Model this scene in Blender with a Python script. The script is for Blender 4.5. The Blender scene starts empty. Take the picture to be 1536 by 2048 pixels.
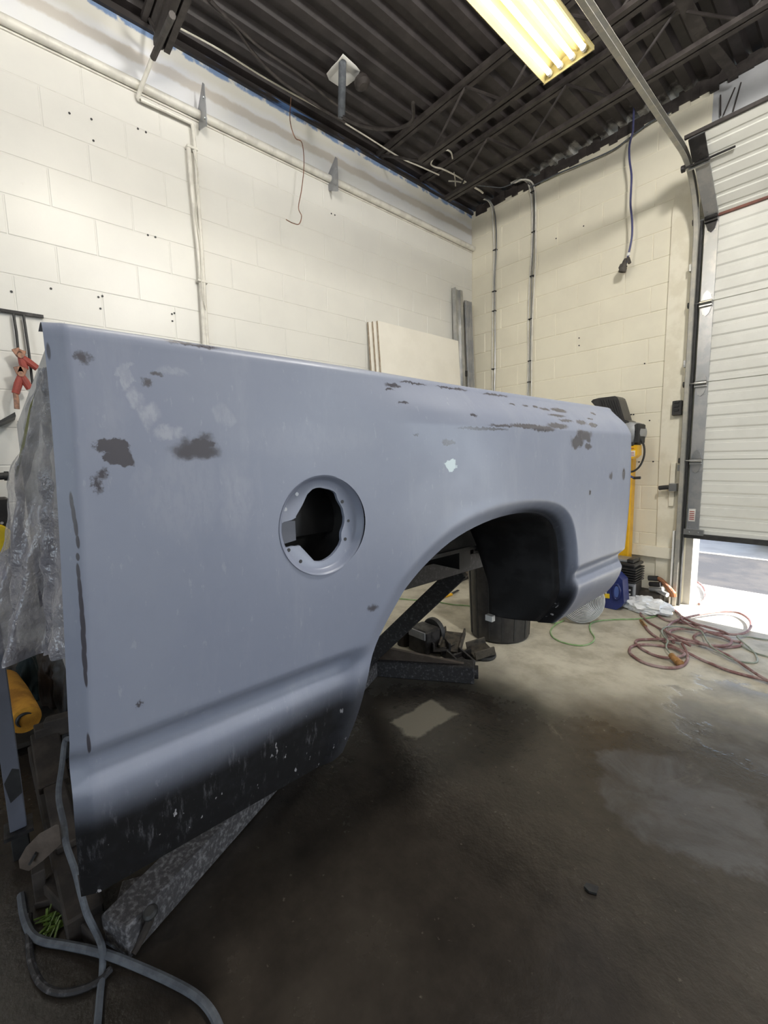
import bpy, bmesh, math, random
from mathutils import Vector, Matrix, noise as mnoise
random.seed(7)
SC = bpy.context.scene
C = SC.collection
# ------------------------------------------------------------------ camera
H = 1.2439
R_ = Vector((0.66069649, 0.75031605, -0.02249374))
U_ = Vector((-0.07538978, 0.09613948, 0.99250873))
F_ = Vector((-0.74685777, 0.65405124, -0.12008518))
FPX = 867.76
cam_d = bpy.data.cameras.new('camera')
cam_d.sensor_fit = 'HORIZONTAL'
cam_d.sensor_width = 36.0
cam_d.lens = FPX / 1536 * 36.0
cam_d.clip_start = 0.02
cam = bpy.data.objects.new('camera', cam_d)
C.objects.link(cam)
cam.matrix_world = Matrix(((R_.x, U_.x, -F_.x, 0), (R_.y, U_.y, -F_.y, 0), (R_.z, U_.z, -F_.z, H), (0, 0, 0, 1)))
SC.camera = cam


def P(px, py, **k):
    """the world point seen at a pixel of the 1536x2048 photograph, on the plane x=, y= or z="""
    d = F_ + R_ * ((px - 768) / FPX) - U_ * ((py - 1024) / FPX)
    ax, v = list(k.items())[0]
    i = 'xyz'.index(ax)
    o = Vector((0, 0, H))
    return o + d * ((v - o[i]) / d[i])


# ------------------------------------------------------------------ sky, sun, lamps, exposure
w = bpy.data.worlds.new('sky')
SC.world = w
w.use_nodes = True
nt = w.node_tree
sky = nt.nodes.new('ShaderNodeTexSky')
sky.sky_type = 'NISHITA'
sky.sun_disc = False
sky.sun_elevation = math.radians(60)
sky.sun_rotation = math.radians(40)
bgn = nt.nodes['Background']
nt.links.new(sky.outputs[0], bgn.inputs[0])
bgn.inputs[1].default_value = 0.35


def lamp(name, kind, loc, energy, col, aim=None, size=None, size_y=None, angle=None):
    d = bpy.data.lights.new(name, kind)
    d.energy = energy
    d.color = col
    if kind == 'AREA':
        d.shape = 'RECTANGLE'
        d.size = size
        d.size_y = size_y
    if angle is not None:
        d.angle = angle
    o = bpy.data.objects.new(name, d)
    C.objects.link(o)
    o.location = loc
    if aim is not None:
        o.rotation_euler = Vector(aim).to_track_quat('-Z', 'Y').to_euler()
    return o


lamp('sun', 'SUN', (0, 8, 8), 26.0, (1, .97, .91), aim=(-.60, -.38, -.66), angle=math.radians(.6))
# daylight through the open doorway of the next bay (far wall) and the one behind the photographer
lamp('doorway_daylight', 'AREA', (3.9, 4.05, 1.6), 120, (.82, .90, 1), aim=(0, -1, -.05), size=3.0, size_y=2.8)
lamp('rear_doorway_daylight', 'AREA', (1.8, -4.3, 1.7), 45, (.86, .93, 1), aim=(-.2, 1, 0), size=3.4, size_y=2.8)
# unseen lamps added to brighten the shop, hung near the strip light's height
for i, (lx, ly, e) in enumerate([(-1.5, -1.4, 38), (.20, 1.6, 205), (1.9, -1.8, 40), (4.6, 1.8, 70)]):
    lamp('unseen_fill_lamp', 'POINT', (lx, ly, 3.40), e, (1, .965, .90)).data.shadow_soft_size = .16
lamp('unseen_fill_lamp', 'POINT', (-1.373, .55, 3.38), 52, (1, .94, .82)).data.shadow_soft_size = .16  # warm unseen lamp, added in line with the strip light
SC.view_settings.view_transform = 'Standard'
SC.view_settings.look = 'None'
SC.view_settings.gamma = 1
SC.view_settings.exposure = 0.0
SC.view_settings.use_curve_mapping = False
SC.cycles.use_denoising = True
SC.cycles.max_bounces = 8
SC.cycles.caustics_reflective = False
SC.cycles.caustics_refractive = False
SC.cycles.sample_clamp_indirect = 6.0


# ------------------------------------------------------------------ materials
class G:
    """a small node-tree writer"""
    def __init__(self, name):
        self.m = bpy.data.materials.new(name)
        self.m.use_nodes = True
        self.t = self.m.node_tree
        self.b = self.t.nodes['Principled BSDF']
        self._pos = None
        self._xyz = None

    def n(self, ty, **kw):
        x = self.t.nodes.new('ShaderNode' + ty)
        for k, v in kw.items():
            setattr(x, k, v)
        return x

    def put(self, sock, v):
        if isinstance(v, bpy.types.NodeSocket):
            self.t.links.new(v, sock)
        elif isinstance(v, (tuple, list)) and len(v) == 3 and sock.type == 'RGBA':
            sock.default_value = (*v, 1)
        else:
            sock.default_value = v

    def pos(self):
        if self._pos is None:
            self._pos = self.n('NewGeometry').outputs['Position']
        return self._pos

    def xyz(self):
        if self._xyz is None:
            s = self.n('SeparateXYZ')
            self.put(s.inputs[0], self.pos())
            self._xyz = s.outputs
        return self._xyz

    def math(self, op, a, b=0.0, c=0.0, clamp=False):
        x = self.n('Math', operation=op, use_clamp=clamp)
        self.put(x.inputs[0], a)
        self.put(x.inputs[1], b)
        self.put(x.inputs[2], c)
        return x.outputs[0]

    def vscale(self, v, s):
        x = self.n('VectorMath', operation='MULTIPLY')
        self.put(x.inputs[0], v)
        x.inputs[1].default_value = s
        return x.outputs[0]

    def noise(self, scale, detail=4, rough=.55, vec=None, dist=0.0, out='Fac'):
        x = self.n('TexNoise')
        self.put(x.inputs['Vector'], vec if vec is not None else self.pos())
        x.inputs['Scale'].default_value = scale
        x.inputs['Detail'].default_value = detail
        x.inputs['Roughness'].default_value = rough
        x.inputs['Distortion'].default_value = dist
        return x.outputs[out]

    def ramp(self, v, lo, hi, a=0.0, b=1.0):
        x = self.n('MapRange', interpolation_type='SMOOTHSTEP')
        self.put(x.inputs[0], v)
        x.inputs[1].default_value = lo
        x.inputs[2].default_value = hi
        x.inputs[3].default_value = a
        x.inputs[4].default_value = b
        return x.outputs[0]

    def mix(self, f, a, b):
        x = self.n('Mix', data_type='RGBA')
        self.put(x.inputs[0], f)
        self.put(x.inputs[6], a)
        self.put(x.inputs[7], b)
        return x.outputs[2]

    def bump(self, h, strength=.3, dist=.005):
        x = self.n('Bump')
        x.inputs['Strength'].default_value = strength
        x.inputs['Distance'].default_value = dist
        self.put(x.inputs['Height'], h)
        self.put(self.b.inputs['Normal'], x.outputs[0])

    def set(self, **k):
        for a, v in k.items():
            self.put(self.b.inputs[a.replace('_', ' ')], v)
        return self


def M(name, col, rough=.5, metal=0.0, col2=None, ns=9, lo=.42, hi=.62, bump=0.0, bs=70, spec=.5, vec=None, rv=.0):
    """plain material with two-tone wear and fine relief"""
    g = G(name)
    c2 = col2 if col2 is not None else tuple(x * .78 for x in col)
    f = g.ramp(g.noise(ns, 6, .6, vec=g.vscale(g.pos(), vec) if vec else None), lo, hi)
    g.put(g.b.inputs['Base Color'], g.mix(f, col, c2))
    if rv:
        g.put(g.b.inputs['Roughness'], g.ramp(g.noise(ns * 2.3, 4), .35, .65, rough - rv, rough + rv))
    else:
        g.b.inputs['Roughness'].default_value = rough
    g.b.inputs['Metallic'].default_value = metal
    g.b.inputs['Specular IOR Level'].default_value = spec
    if bump:
        g.bump(g.noise(bs, 3), bump, .004)
    return g.m


def mat_floor():
    g = G('concrete_floor')
    x, y, z = g.xyz()
    n1 = g.noise(1.3, 6, .62)
    n2 = g.noise(5.5, 8, .65)
    n3 = g.noise(38, 4, .6)
    dry = g.mix(g.ramp(n2, .38, .68), (.54, .505, .415), (.36, .33, .26))
    dry = g.mix(g.ramp(g.noise(2.6, 5, .6, dist=.6), .56, .74, 0, .55), dry, (.58, .55, .46))
    wet = g.mix(g.ramp(n2, .25, .8), (.027, .0225, .0185), (.052, .043, .034))
    wet = g.mix(g.ramp(n1, .50, .75, 0, .5), wet, (.085, .072, .057))
    # the wet half of the slab: its edge runs slantwise from under the stand to the door
    e = g.math('SUBTRACT', g.math('SUBTRACT', y, 1.98), g.math('MULTIPLY', g.math('ADD', x, 1.42), .50))
    e = g.math('ADD', e, g.math('MULTIPLY', g.math('SUBTRACT', n1, .5), .9))
    e = g.math('ADD', e, g.math('MULTIPLY', g.math('SUBTRACT', n2, .5), .35))
    m = g.ramp(e, -.38, .30, 1.0, 0.0)
    # splashed puddles, further right
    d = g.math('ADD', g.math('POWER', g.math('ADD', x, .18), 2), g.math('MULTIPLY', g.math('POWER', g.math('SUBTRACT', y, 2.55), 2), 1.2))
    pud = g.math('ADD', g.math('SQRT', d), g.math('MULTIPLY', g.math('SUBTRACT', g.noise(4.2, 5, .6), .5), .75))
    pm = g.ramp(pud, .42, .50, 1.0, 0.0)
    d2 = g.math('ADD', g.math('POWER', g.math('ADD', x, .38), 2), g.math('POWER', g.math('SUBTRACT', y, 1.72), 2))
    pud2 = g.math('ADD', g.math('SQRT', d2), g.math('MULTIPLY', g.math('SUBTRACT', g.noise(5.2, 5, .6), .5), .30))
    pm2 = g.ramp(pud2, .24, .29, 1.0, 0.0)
    col = g.mix(m, dry, wet)
    # a paler dried patch with a straight side, and old light smears
    dx = g.math('ABSOLUTE', g.math('ADD', x, 1.36))
    dy = g.math('ABSOLUTE', g.math('SUBTRACT', y, 1.42))
    pat = g.math('ADD', g.math('MAXIMUM', dx, g.math('MULTIPLY', dy, .62)), g.math('MULTIPLY', g.math('SUBTRACT', n2, .5), .10))
    col = g.mix(g.ramp(pat, .075, .095, .9, 0), col, (.33, .29, .22))
    sm = g.math('MULTIPLY', g.ramp(g.noise(2.1, 7, .7, dist=1.1), .60, .72), g.ramp(e, -1.1, -.35))
    col = g.mix(g.math('MULTIPLY', sm, .45), col, (.20, .175, .135))
    col = g.mix(g.math('MULTIPLY', g.ramp(n3, .66, .78), .35), col, (.33, .29, .23))
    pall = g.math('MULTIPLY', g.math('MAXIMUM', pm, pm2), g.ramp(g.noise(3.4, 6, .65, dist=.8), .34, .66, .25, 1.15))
    col = g.mix(g.math('MULTIPLY', pall, .42), col, (.135, .138, .148))  # pale blue-grey sheen of the wet film, a reflection painted into the colour
    r = g.mix(m, (.55, .55, .55), (.26, .26, .26))
    r = g.mix(pm2, r, (.17, .17, .17))
    r = g.mix(pm, r, (.12, .12, .12))
    rr = g.math('ADD', r, g.math('MULTIPLY', g.math('SUBTRACT', n2, .5), .12))
    g.set(Base_Color=col, Roughness=g.math('MAXIMUM', rr, .04))
    hgt = g.math('MULTIPLY', g.math('ADD', n3, g.math('MULTIPLY', n2, 1.5)), g.math('SUBTRACT', 1.0, g.math('MULTIPLY', pm, .85)))
    g.bump(hgt, .28, .006)
    return g.m


def mat_block(name, c1, c2, gloss):
    g = G(name)
    n = g.noise(3.0, 5, .6)
    col = g.mix(g.ramp(n, .35, .7), c1, c2)
    col = g.mix(g.math('MULTIPLY', g.ramp(g.noise(11, 6, .7), .68, .78), .35), col, (.52, .48, .42))
    g.set(Base_Color=col, Roughness=gloss)
    g.bump(g.math('ADD', g.noise(16, 3), g.math('MULTIPLY', g.noise(120, 3), .35)), .12, .004)
    return g.m


def mat_header():
    """top band of the left wall: white, a tan overspray stripe, blue chalky upper edge"""
    g = G('painted_header')
    x, y, z = g.xyz()
    n = g.math('MULTIPLY', g.math('SUBTRACT', g.noise(7, 6, .7), .5), .06)
    zz = g.math('ADD', z, n)
    col = g.mix(g.ramp(g.noise(1.6, 4), .4, .65), (.78, .79, .82), (.82, .82, .81))
    s1 = g.math('MULTIPLY', g.ramp(zz, 3.655, 3.68), g.ramp(zz, 3.72, 3.74, 1, 0))
    col = g.mix(g.math('MULTIPLY', s1, .55), col, (.52, .45, .36))
    s2 = g.ramp(zz, 3.74, 3.80)
    col = g.mix(g.math('MULTIPLY', s2, .55), col, (.72, .69, .58))
    s3 = g.math('MULTIPLY', g.ramp(zz, 3.835, 3.85), g.ramp(g.noise(14, 5), .35, .5))
    col = g.mix(g.math('MULTIPLY', s3, .9), col, (.16, .27, .50))
    g.set(Base_Color=col, Roughness=.45)
    g.bump(g.noise(30, 3), .06, .004)
    return g.m


def mat_deck():
    g = G('sooty_black_deck')
    x, y, z = g.xyz()
    n = g.noise(9, 6, .65)
    col = g.mix(g.ramp(n, .4, .7), (.024, .019, .0195), (.042, .035, .035))
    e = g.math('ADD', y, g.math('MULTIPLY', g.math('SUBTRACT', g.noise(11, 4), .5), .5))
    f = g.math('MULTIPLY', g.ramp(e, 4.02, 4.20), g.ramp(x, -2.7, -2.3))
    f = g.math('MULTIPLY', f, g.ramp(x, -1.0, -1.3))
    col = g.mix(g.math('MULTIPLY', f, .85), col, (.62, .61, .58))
    g.set(Base_Color=col, Roughness=.55)
    return g.m


def mat_header_steel():
    g = G('black_steel_with_blue_paint')
    x, y, z = g.xyz()
    v = g.vscale(g.pos(), (4, 2.2, 26))
    f = g.math('MULTIPLY', g.ramp(g.noise(1.0, 5, .6, vec=v), .56, .64), g.ramp(g.noise(.8, 3), .40, .55))
    col = g.mix(f, (.035, .030, .029), (.10, .19, .40))
    g.set(Base_Color=col, Roughness=.6)
    return g.m


SPOTS_DARK = [  # px, py, rx, ry, softness
    (222, 893, 36, 15, .25), (236, 904, 30, 19, .25), (226, 918, 24, 12, .3), (204, 948, 14, 10, .8), (192, 968, 9, 18, .9), (392, 898, 48, 22, .8), (402, 888, 26, 11, .5), (165, 716, 16, 12, .9), (291, 766, 11, 8, 1), (312, 748, 12, 5, 1),
    (388, 688, 55, 4, .8), (98, 700, 4, 17, .6), (142, 1003, 3, 20, .4), (146, 1028, 4, 24, .4), (150, 1052, 4, 22, .4), (154, 1082, 3, 14, .4), (154, 1112, 2.4, 8, .4), (155, 1142, 3, 18, .35), (158, 1172, 4, 26, .35), (161, 1206, 4.5, 30, .35), (164, 1242, 5, 32, .35), (166, 1280, 5, 32, .35), (168, 1318, 5, 30, .35), (170, 1350, 3.5, 24, .35),  (178, 1490, 4, 25, .4), (278, 1407, 7, 7, .8),
    (900, 885, 12, 6, .4), (811, 803, 9, 3, .6), (750, 1217, 9, 7, 1), (1140, 818, 15, 5, .4), (1124, 830, 16, 3, .5), (1112, 852, 20, 6, .5),
    (1135, 841, 14, 3, .5), (1160, 872, 15, 11, .4), (1146, 884, 14, 9, .5), (1168, 893, 7, 6, .5), (1165, 845, 10, 5, .4), (1186, 850, 9, 4, .4),
    (1050, 853, 34, 5, .5), (1078, 858, 24, 6, .5), (965, 858, 42, 3, .5), (1000, 852, 24, 3, .6), (1076, 808, 6, 2.5, .4), (1096, 811, 6, 2.5, .5), (1050, 805, 6, 2, .5),
    (1112, 816, 9, 3, .5), (1238, 948, 3, 12, .5), (1212, 950, 4, 7, .8), (1210, 825, 4, 3, .5), (862, 759, 26, 2.4, .4), (945, 770, 32, 2.4, .4),
    (1030, 784, 26, 2.2, .4), (800, 768, 16, 4, .8), (790, 776, 8, 3, .6), (1190, 837, 6, 2, .5), (952, 830, 6, 2, .6), (1170, 985, 2, 6, .6), (828, 871, 5, 3, .7)]
SPOTS_LIGHT = [
    (905, 928, 9, 11, .2, .95), (248, 755, 14, 26, .6, .42), (268, 795, 20, 26, .6, .42), (300, 832, 24, 24, .6, .42), (335, 866, 28, 14, .7, .40), (258, 727, 12, 5, .7, .3),
    (447, 835, 15, 28, .8, .22), (470, 1000, 28, 70, .9, .16), (345, 742, 28, 8, .8, .25), (360, 985, 70, 80, 1, .14), (280, 960, 20, 40, 1, .12), (220, 860, 40, 60, 1, .08), (640, 880, 120, 30, 1, .08)]


def mat_primer():
    g = G('blue_grey_primer')
    x, y, z = g.xyz()
    wn = g.noise(21, 4, .55, out='Color')
    off = g.n('VectorMath', operation='MULTIPLY_ADD')
    g.put(off.inputs[0], wn)
    off.inputs[1].default_value = (.0, .062, .062)
    g.put(off.inputs[2], g.pos())
    off2 = g.n('VectorMath', operation='SUBTRACT')
    g.put(off2.inputs[0], off.outputs[0])
    off2.inputs[1].default_value = (0, .031, .031)
    s = g.n('SeparateXYZ')
    g.put(s.inputs[0], off2.outputs[0])
    wy, wz = s.outputs[1], s.outputs[2]
    base = g.mix(g.ramp(g.noise(2.2, 5), .38, .66), (.225, .248, .320), (.248, .271, .338))
    base = g.mix(g.math('MULTIPLY', g.ramp(g.noise(1.0, 6, .7, vec=g.vscale(g.pos(), (1, 14, 3.0))), .52, .74), .22), base, (.36, .375, .43))
    base = g.mix(g.math('MULTIPLY', g.ramp(g.noise(1.0, 4, .65, vec=g.vscale(g.pos(), (40, 95, 34))), .62, .72), .30), base, (.40, .41, .46))

    wn2 = g.n('VectorMath', operation='MULTIPLY_ADD')
    g.put(wn2.inputs[0], g.noise(75, 4, .7, out='Color'))
    wn2.inputs[1].default_value = (0, .030, .018)
    g.put(wn2.inputs[2], g.pos())
    s2 = g.n('SeparateXYZ')
    g.put(s2.inputs[0], wn2.outputs[0])
    sy, sz = g.math('SUBTRACT', s2.outputs[1], .015), g.math('SUBTRACT', s2.outputs[2], .009)

    def ell(px, py, rx, ry, soft, amp=0.0):
        xb = -.70 if px < 640 else (-.68 if px < 860 else -.655)
        a = P(px, py, x=xb)
        b = P(px + rx, py, x=xb)
        c = P(px, py + ry, x=xb)
        ly = max(abs(b.y - a.y), .002)
        lz = max(abs(c.z - a.z), .002)
        k = .35 if min(ly, lz) < .012 else 1.0
        thin = ry > 3 * rx
        yy = g.math('SUBTRACT', y if thin else (wy if k == 1 else sy), a.y)
        zz = g.math('SUBTRACT', z if thin else (wz if k == 1 else sz), a.z)
        q = g.math('ADD', g.math('POWER', g.math('DIVIDE', yy, ly), 2), g.math('POWER', g.math('DIVIDE', zz, lz), 2))
        return g.ramp(q, max(0.0, 1 - soft), 1 + soft * .9, 1.0, 0.0)
    lm = None
    for px, py, rx, ry, so, am in SPOTS_LIGHT[1:]:
        e = g.math('MULTIPLY', ell(px, py, rx, ry, so), am)
        lm = e if lm is None else g.math('MAXIMUM', lm, e)
    scuff = g.ramp(g.noise(55, 3, .7, vec=g.vscale(g.pos(), (1, 1.8, .7))), .35, .6, .45, 1.15)
    base = g.mix(g.math('MULTIPLY', lm, scuff), base, (.47, .475, .52))
    dm = None
    for px, py, rx, ry, so in SPOTS_DARK:
        e = ell(px, py, rx, ry, so)
        dm = e if dm is None else g.math('MAXIMUM', dm, e)
    base = g.mix(g.math('MULTIPLY', dm, .93), base, (.058, .052, .060))
    base = g.mix(ell(*SPOTS_LIGHT[0][:5]), base, (.62, .72, .74))
    # black undercoat sprayed along the rocker and wheel lip, chipped and dusty
    at = g.n('Attribute', attribute_name='undercoat')
    bf = g.math('ADD', at.outputs['Fac'], g.math('MULTIPLY', g.math('SUBTRACT', g.noise(45, 4), .5), .10), clamp=True)
    blk = g.mix(g.ramp(g.noise(1.0, 6, .75, vec=g.vscale(g.pos(), (20, 60, 12))), .55, .72, 0, .8), (.010, .010, .011), (.10, .10, .11))
    chip = g.math('MULTIPLY', g.ramp(g.noise(1.0, 3, .6, vec=g.vscale(g.pos(), (30, 62, 26))), .66, .70), g.ramp(z, .78, .68))
    blk = g.mix(g.math('MULTIPLY', chip, .8), blk, (.45, .44, .46))
    col = g.mix(bf, base, blk)
    rough = g.math('ADD', g.math('MULTIPLY', dm, -.12), g.ramp(g.noise(6, 5), .35, .65, .36, .45))
    rough = g.math('ADD', rough, g.math('MULTIPLY', bf, .22))
    g.set(Base_Color=col, Roughness=rough)
    g.put(g.b.inputs['Specular IOR Level'], g.ramp(bf, 0, 1, .55, .22))
    g.bump(g.noise(160, 2), .03, .002)
    return g.m


def mat_plastic():
    g = G('clear_plastic_film')
    g.set(Base_Color=(.29, .28, .31), Roughness=.11)
    g.b.inputs['Alpha'].default_value = .40
    g.b.inputs['Specular IOR Level'].default_value = 1.0
    n = g.noise(26, 5, .6)
    zq = g.xyz()[2]
    g.put(g.b.inputs['Alpha'], g.math('ADD', g.ramp(n, .3, .7, .22, .42), g.ramp(zq, 1.34, 1.04, 0, .44), clamp=True))
    g.bump(g.math('ADD', g.noise(34, 4, .6), g.math('MULTIPLY', g.noise(110, 2), .3)), .8, .010)
    return g.m


MT = {}
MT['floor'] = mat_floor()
MT['block_left'] = mat_block('white_painted_block', (.715, .705, .665), (.685, .675, .64), .36)
MT['block_far'] = mat_block('cream_painted_block', (.82, .775, .64), (.77, .725, .60), .36)
MT['header'] = mat_header()
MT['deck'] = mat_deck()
MT['hsteel'] = mat_header_steel()
MT['black'] = M('sooty_black_steel', (.032, .026, .025), .6, 0, (.055, .047, .044), 14)
MT['primer'] = mat_primer()
MT['liner'] = M('black_moulded_plastic', (.010, .010, .011), .48, 0, (.022, .022, .024), 12, bump=.06)
MT['darkmetal'] = M('dark_scuffed_steel', (.020, .019, .020), .42, .3, (.045, .042, .043), 18, bump=.15, bs=90, rv=.1)
MT['dusty'] = M('dusty_black_steel', (.028, .026, .027), .6, .1, (.15, .145, .15), 70, .50, .78, bump=.3, bs=120)
MT['padsteel'] = M('worn_pad_steel', (.085, .074, .058), .6, .2, (.040, .036, .032), 26, bump=.3, bs=60)
MT['dustgrey'] = M('thickly_dusted_steel', (.060, .057, .060), .75, .05, (.23, .225, .235), 75, .44, .72, bump=.6, bs=130)
MT['rust'] = M('rusty_brown_steel', (.026, .021, .018), .8, .1, (.060, .048, .040), 9, .4, .7, bump=.4, bs=35)
MT['tab'] = M('tan_dusty_steel', (.105, .082, .066), .7, .1, (.14, .11, .09), 20)
MT['galv'] = M('galvanised_steel', (.42, .43, .44), .28, .85, (.55, .55, .55), 7, bump=.05)
MT['stile'] = M('grey_steel_stile', (.40, .41, .43), .34, .7, (.50, .50, .50), 8, bump=.05)
MT['conduit'] = M('white_painted_conduit', (.74, .72, .66), .4, 0, (.62, .60, .55), 12)
MT['track'] = M('dusty_galvanised_track', (.36, .355, .33), .5, .4, (.44, .42, .37), 16, bump=.1)
MT['door'] = M('white_door_skin', (.72, .72, .68), .38, 0, (.66, .66, .62), 3, spec=.5)
MT['trimwood'] = M('cream_painted_wood', (.82, .775, .65), .5, 0, (.72, .67, .54), 5, bump=.08, bs=30)
MT['drywall'] = M('white_board', (.84, .81, .74), .55, 0, (.80, .77, .70), 3)
MT['boardedge'] = M('brown_board_edge', (.34, .27, .20), .8, 0, (.45, .38, .30), 30)
MT['fixture'] = M('enamelled_reflector', (.40, .345, .17), .35, 0, (.36, .31, .15), 5)
MT['yellow'] = M('yellow_paint', (.78, .44, .015), .35, 0, (.70, .38, .012), 8)
MT['white'] = M('white_paint', (.78, .78, .76), .4, 0, (.70, .70, .68), 8)
MT['rubber'] = M('black_rubber', (.018, .018, .019), .55, 0, (.03, .03, .03), 20)
MT['blkplastic'] = M('black_plastic', (.022, .021, .022), .38, 0, (.036, .034, .034), 22)
MT['hose'] = M('dusty_red_rubber', (.21, .105, .10), .6, 0, (.36, .26, .25), 14)
MT['cord'] = M('grey_green_cord', (.22, .25, .20), .5, 0, (.33, .36, .30), 20)
MT['greencord'] = M('green_cord', (.20, .34, .13), .5, 0, (.30, .42, .22), 20)
MT['brass'] = M('brass', (.55, .33, .11), .35, .8, (.40, .22, .08), 30)
MT['brownplug'] = M('brown_plug', (.30, .15, .05), .5, 0, (.42, .22, .08), 30)
MT['blue'] = M('blue_jug_plastic', (.018, .028, .13), .3, 0, (.022, .036, .16), 8)
MT['wood'] = M('hatchet_wood', (.26, .105, .04), .5, 0, (.17, .065, .028), 1.0, vec=(20, 20, 90))
MT['greycable'] = M('dusty_grey_cable', (.085, .094, .110), .75, 0, (.125, .137, .155), 30, bump=.1)
MT['bluecord'] = M('blue_cord', (.05, .055, .16), .5, 0, (.07, .075, .18), 12)
MT['whitecable'] = M('white_cable', (.72, .69, .60), .5)
MT['clampred'] = M('red_clamp_grip', (.32, .06, .045), .5, 0, (.24, .05, .04), 20)
MT['copper'] = M('worn_copper', (.34, .18, .12), .45, .6, (.20, .12, .09), 40)
MT['foam'] = M('yellow_foam', (.60, .29, .03), .9, 0, (.36, .16, .015), 8, bump=.5, bs=120)
MT['teal'] = M('dark_teal_cloth', (.007, .018, .022), .8, 0, (.012, .026, .028), 8)
MT['brownleather'] = M('brown_leather', (.020, .013, .009), .6, 0, (.035, .022, .015), 10, bump=.2)
MT['rag'] = M('grey_rag', (.06, .054, .05), .9, 0, (.10, .09, .08), 10, bump=.4, bs=60)
MT['post'] = M('blue_grey_post_paint', (.13, .138, .172), .5, 0, (.11, .117, .145), 6)
MT['glassgreen'] = M('green_scraps', (.075, .13, .02), .3, 0, (.15, .23, .05), 30)
MT['redbrown'] = M('red_oxide_strut', (.14, .045, .032), .5, 0, (.20, .07, .05), 12)
MT['olive'] = M('olive_sheet', (.36, .36, .06), .6)
MT['grey'] = M('grey_metal', (.30, .31, .33), .4, .4, (.38, .39, .41), 10)
MT['fanwire'] = M('fan_guard_wire', (.55, .55, .54), .35, .3, (.65, .65, .64), 10)
MT['bagwhite'] = M('white_bag_film', (.82, .84, .86), .25, 0, (.76, .78, .80), 20, bump=.5, bs=40)
MT['asphalt'] = M('asphalt', (.024, .024, .028), .8, 0, (.045, .042, .042), 2.2, bump=.5, bs=60)
MT['concrete_out'] = M('pale_concrete', (.50, .48, .44), .7, 0, (.42, .40, .37), 3, bump=.2)
MT['carpaint'] = M('silver_car_paint', (.55, .56, .58), .3, .3, (.52, .53, .55), 3)
MT['plainwall'] = M('plain_white_wall', (.62, .61, .58), .5, 0, (.58, .57, .54), 2)
MT['greywall'] = M('grey_painted_wall', (.50, .51, .53), .5, 0, (.42, .43, .45), 3, bump=.05)
MT['label_white'] = M('white_label', (.78, .76, .72), .5)
MT['label_yellow'] = M('yellow_label', (.80, .55, .03), .4)
MT['red'] = M('red_print', (.42, .05, .03), .5)
MT['plastic'] = mat_plastic()
MT['ply'] = M('dark_plywood', (.018, .015, .012), .7, 0, (.034, .028, .022), 6)
MT['yellowpad'] = M('yellow_pad', (.85, .62, .02), .7)
g_ = G('lamp_tube')
g_.set(Base_Color=(1, .97, .85))
g_.b.inputs['Emission Color'].default_value = (1, .92, .72, 1)
g_.b.inputs['Emission Strength'].default_value = 9.0
MT['tube'] = g_.m

# ------------------------------------------------------------------ mesh building
ORG = {}


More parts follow.
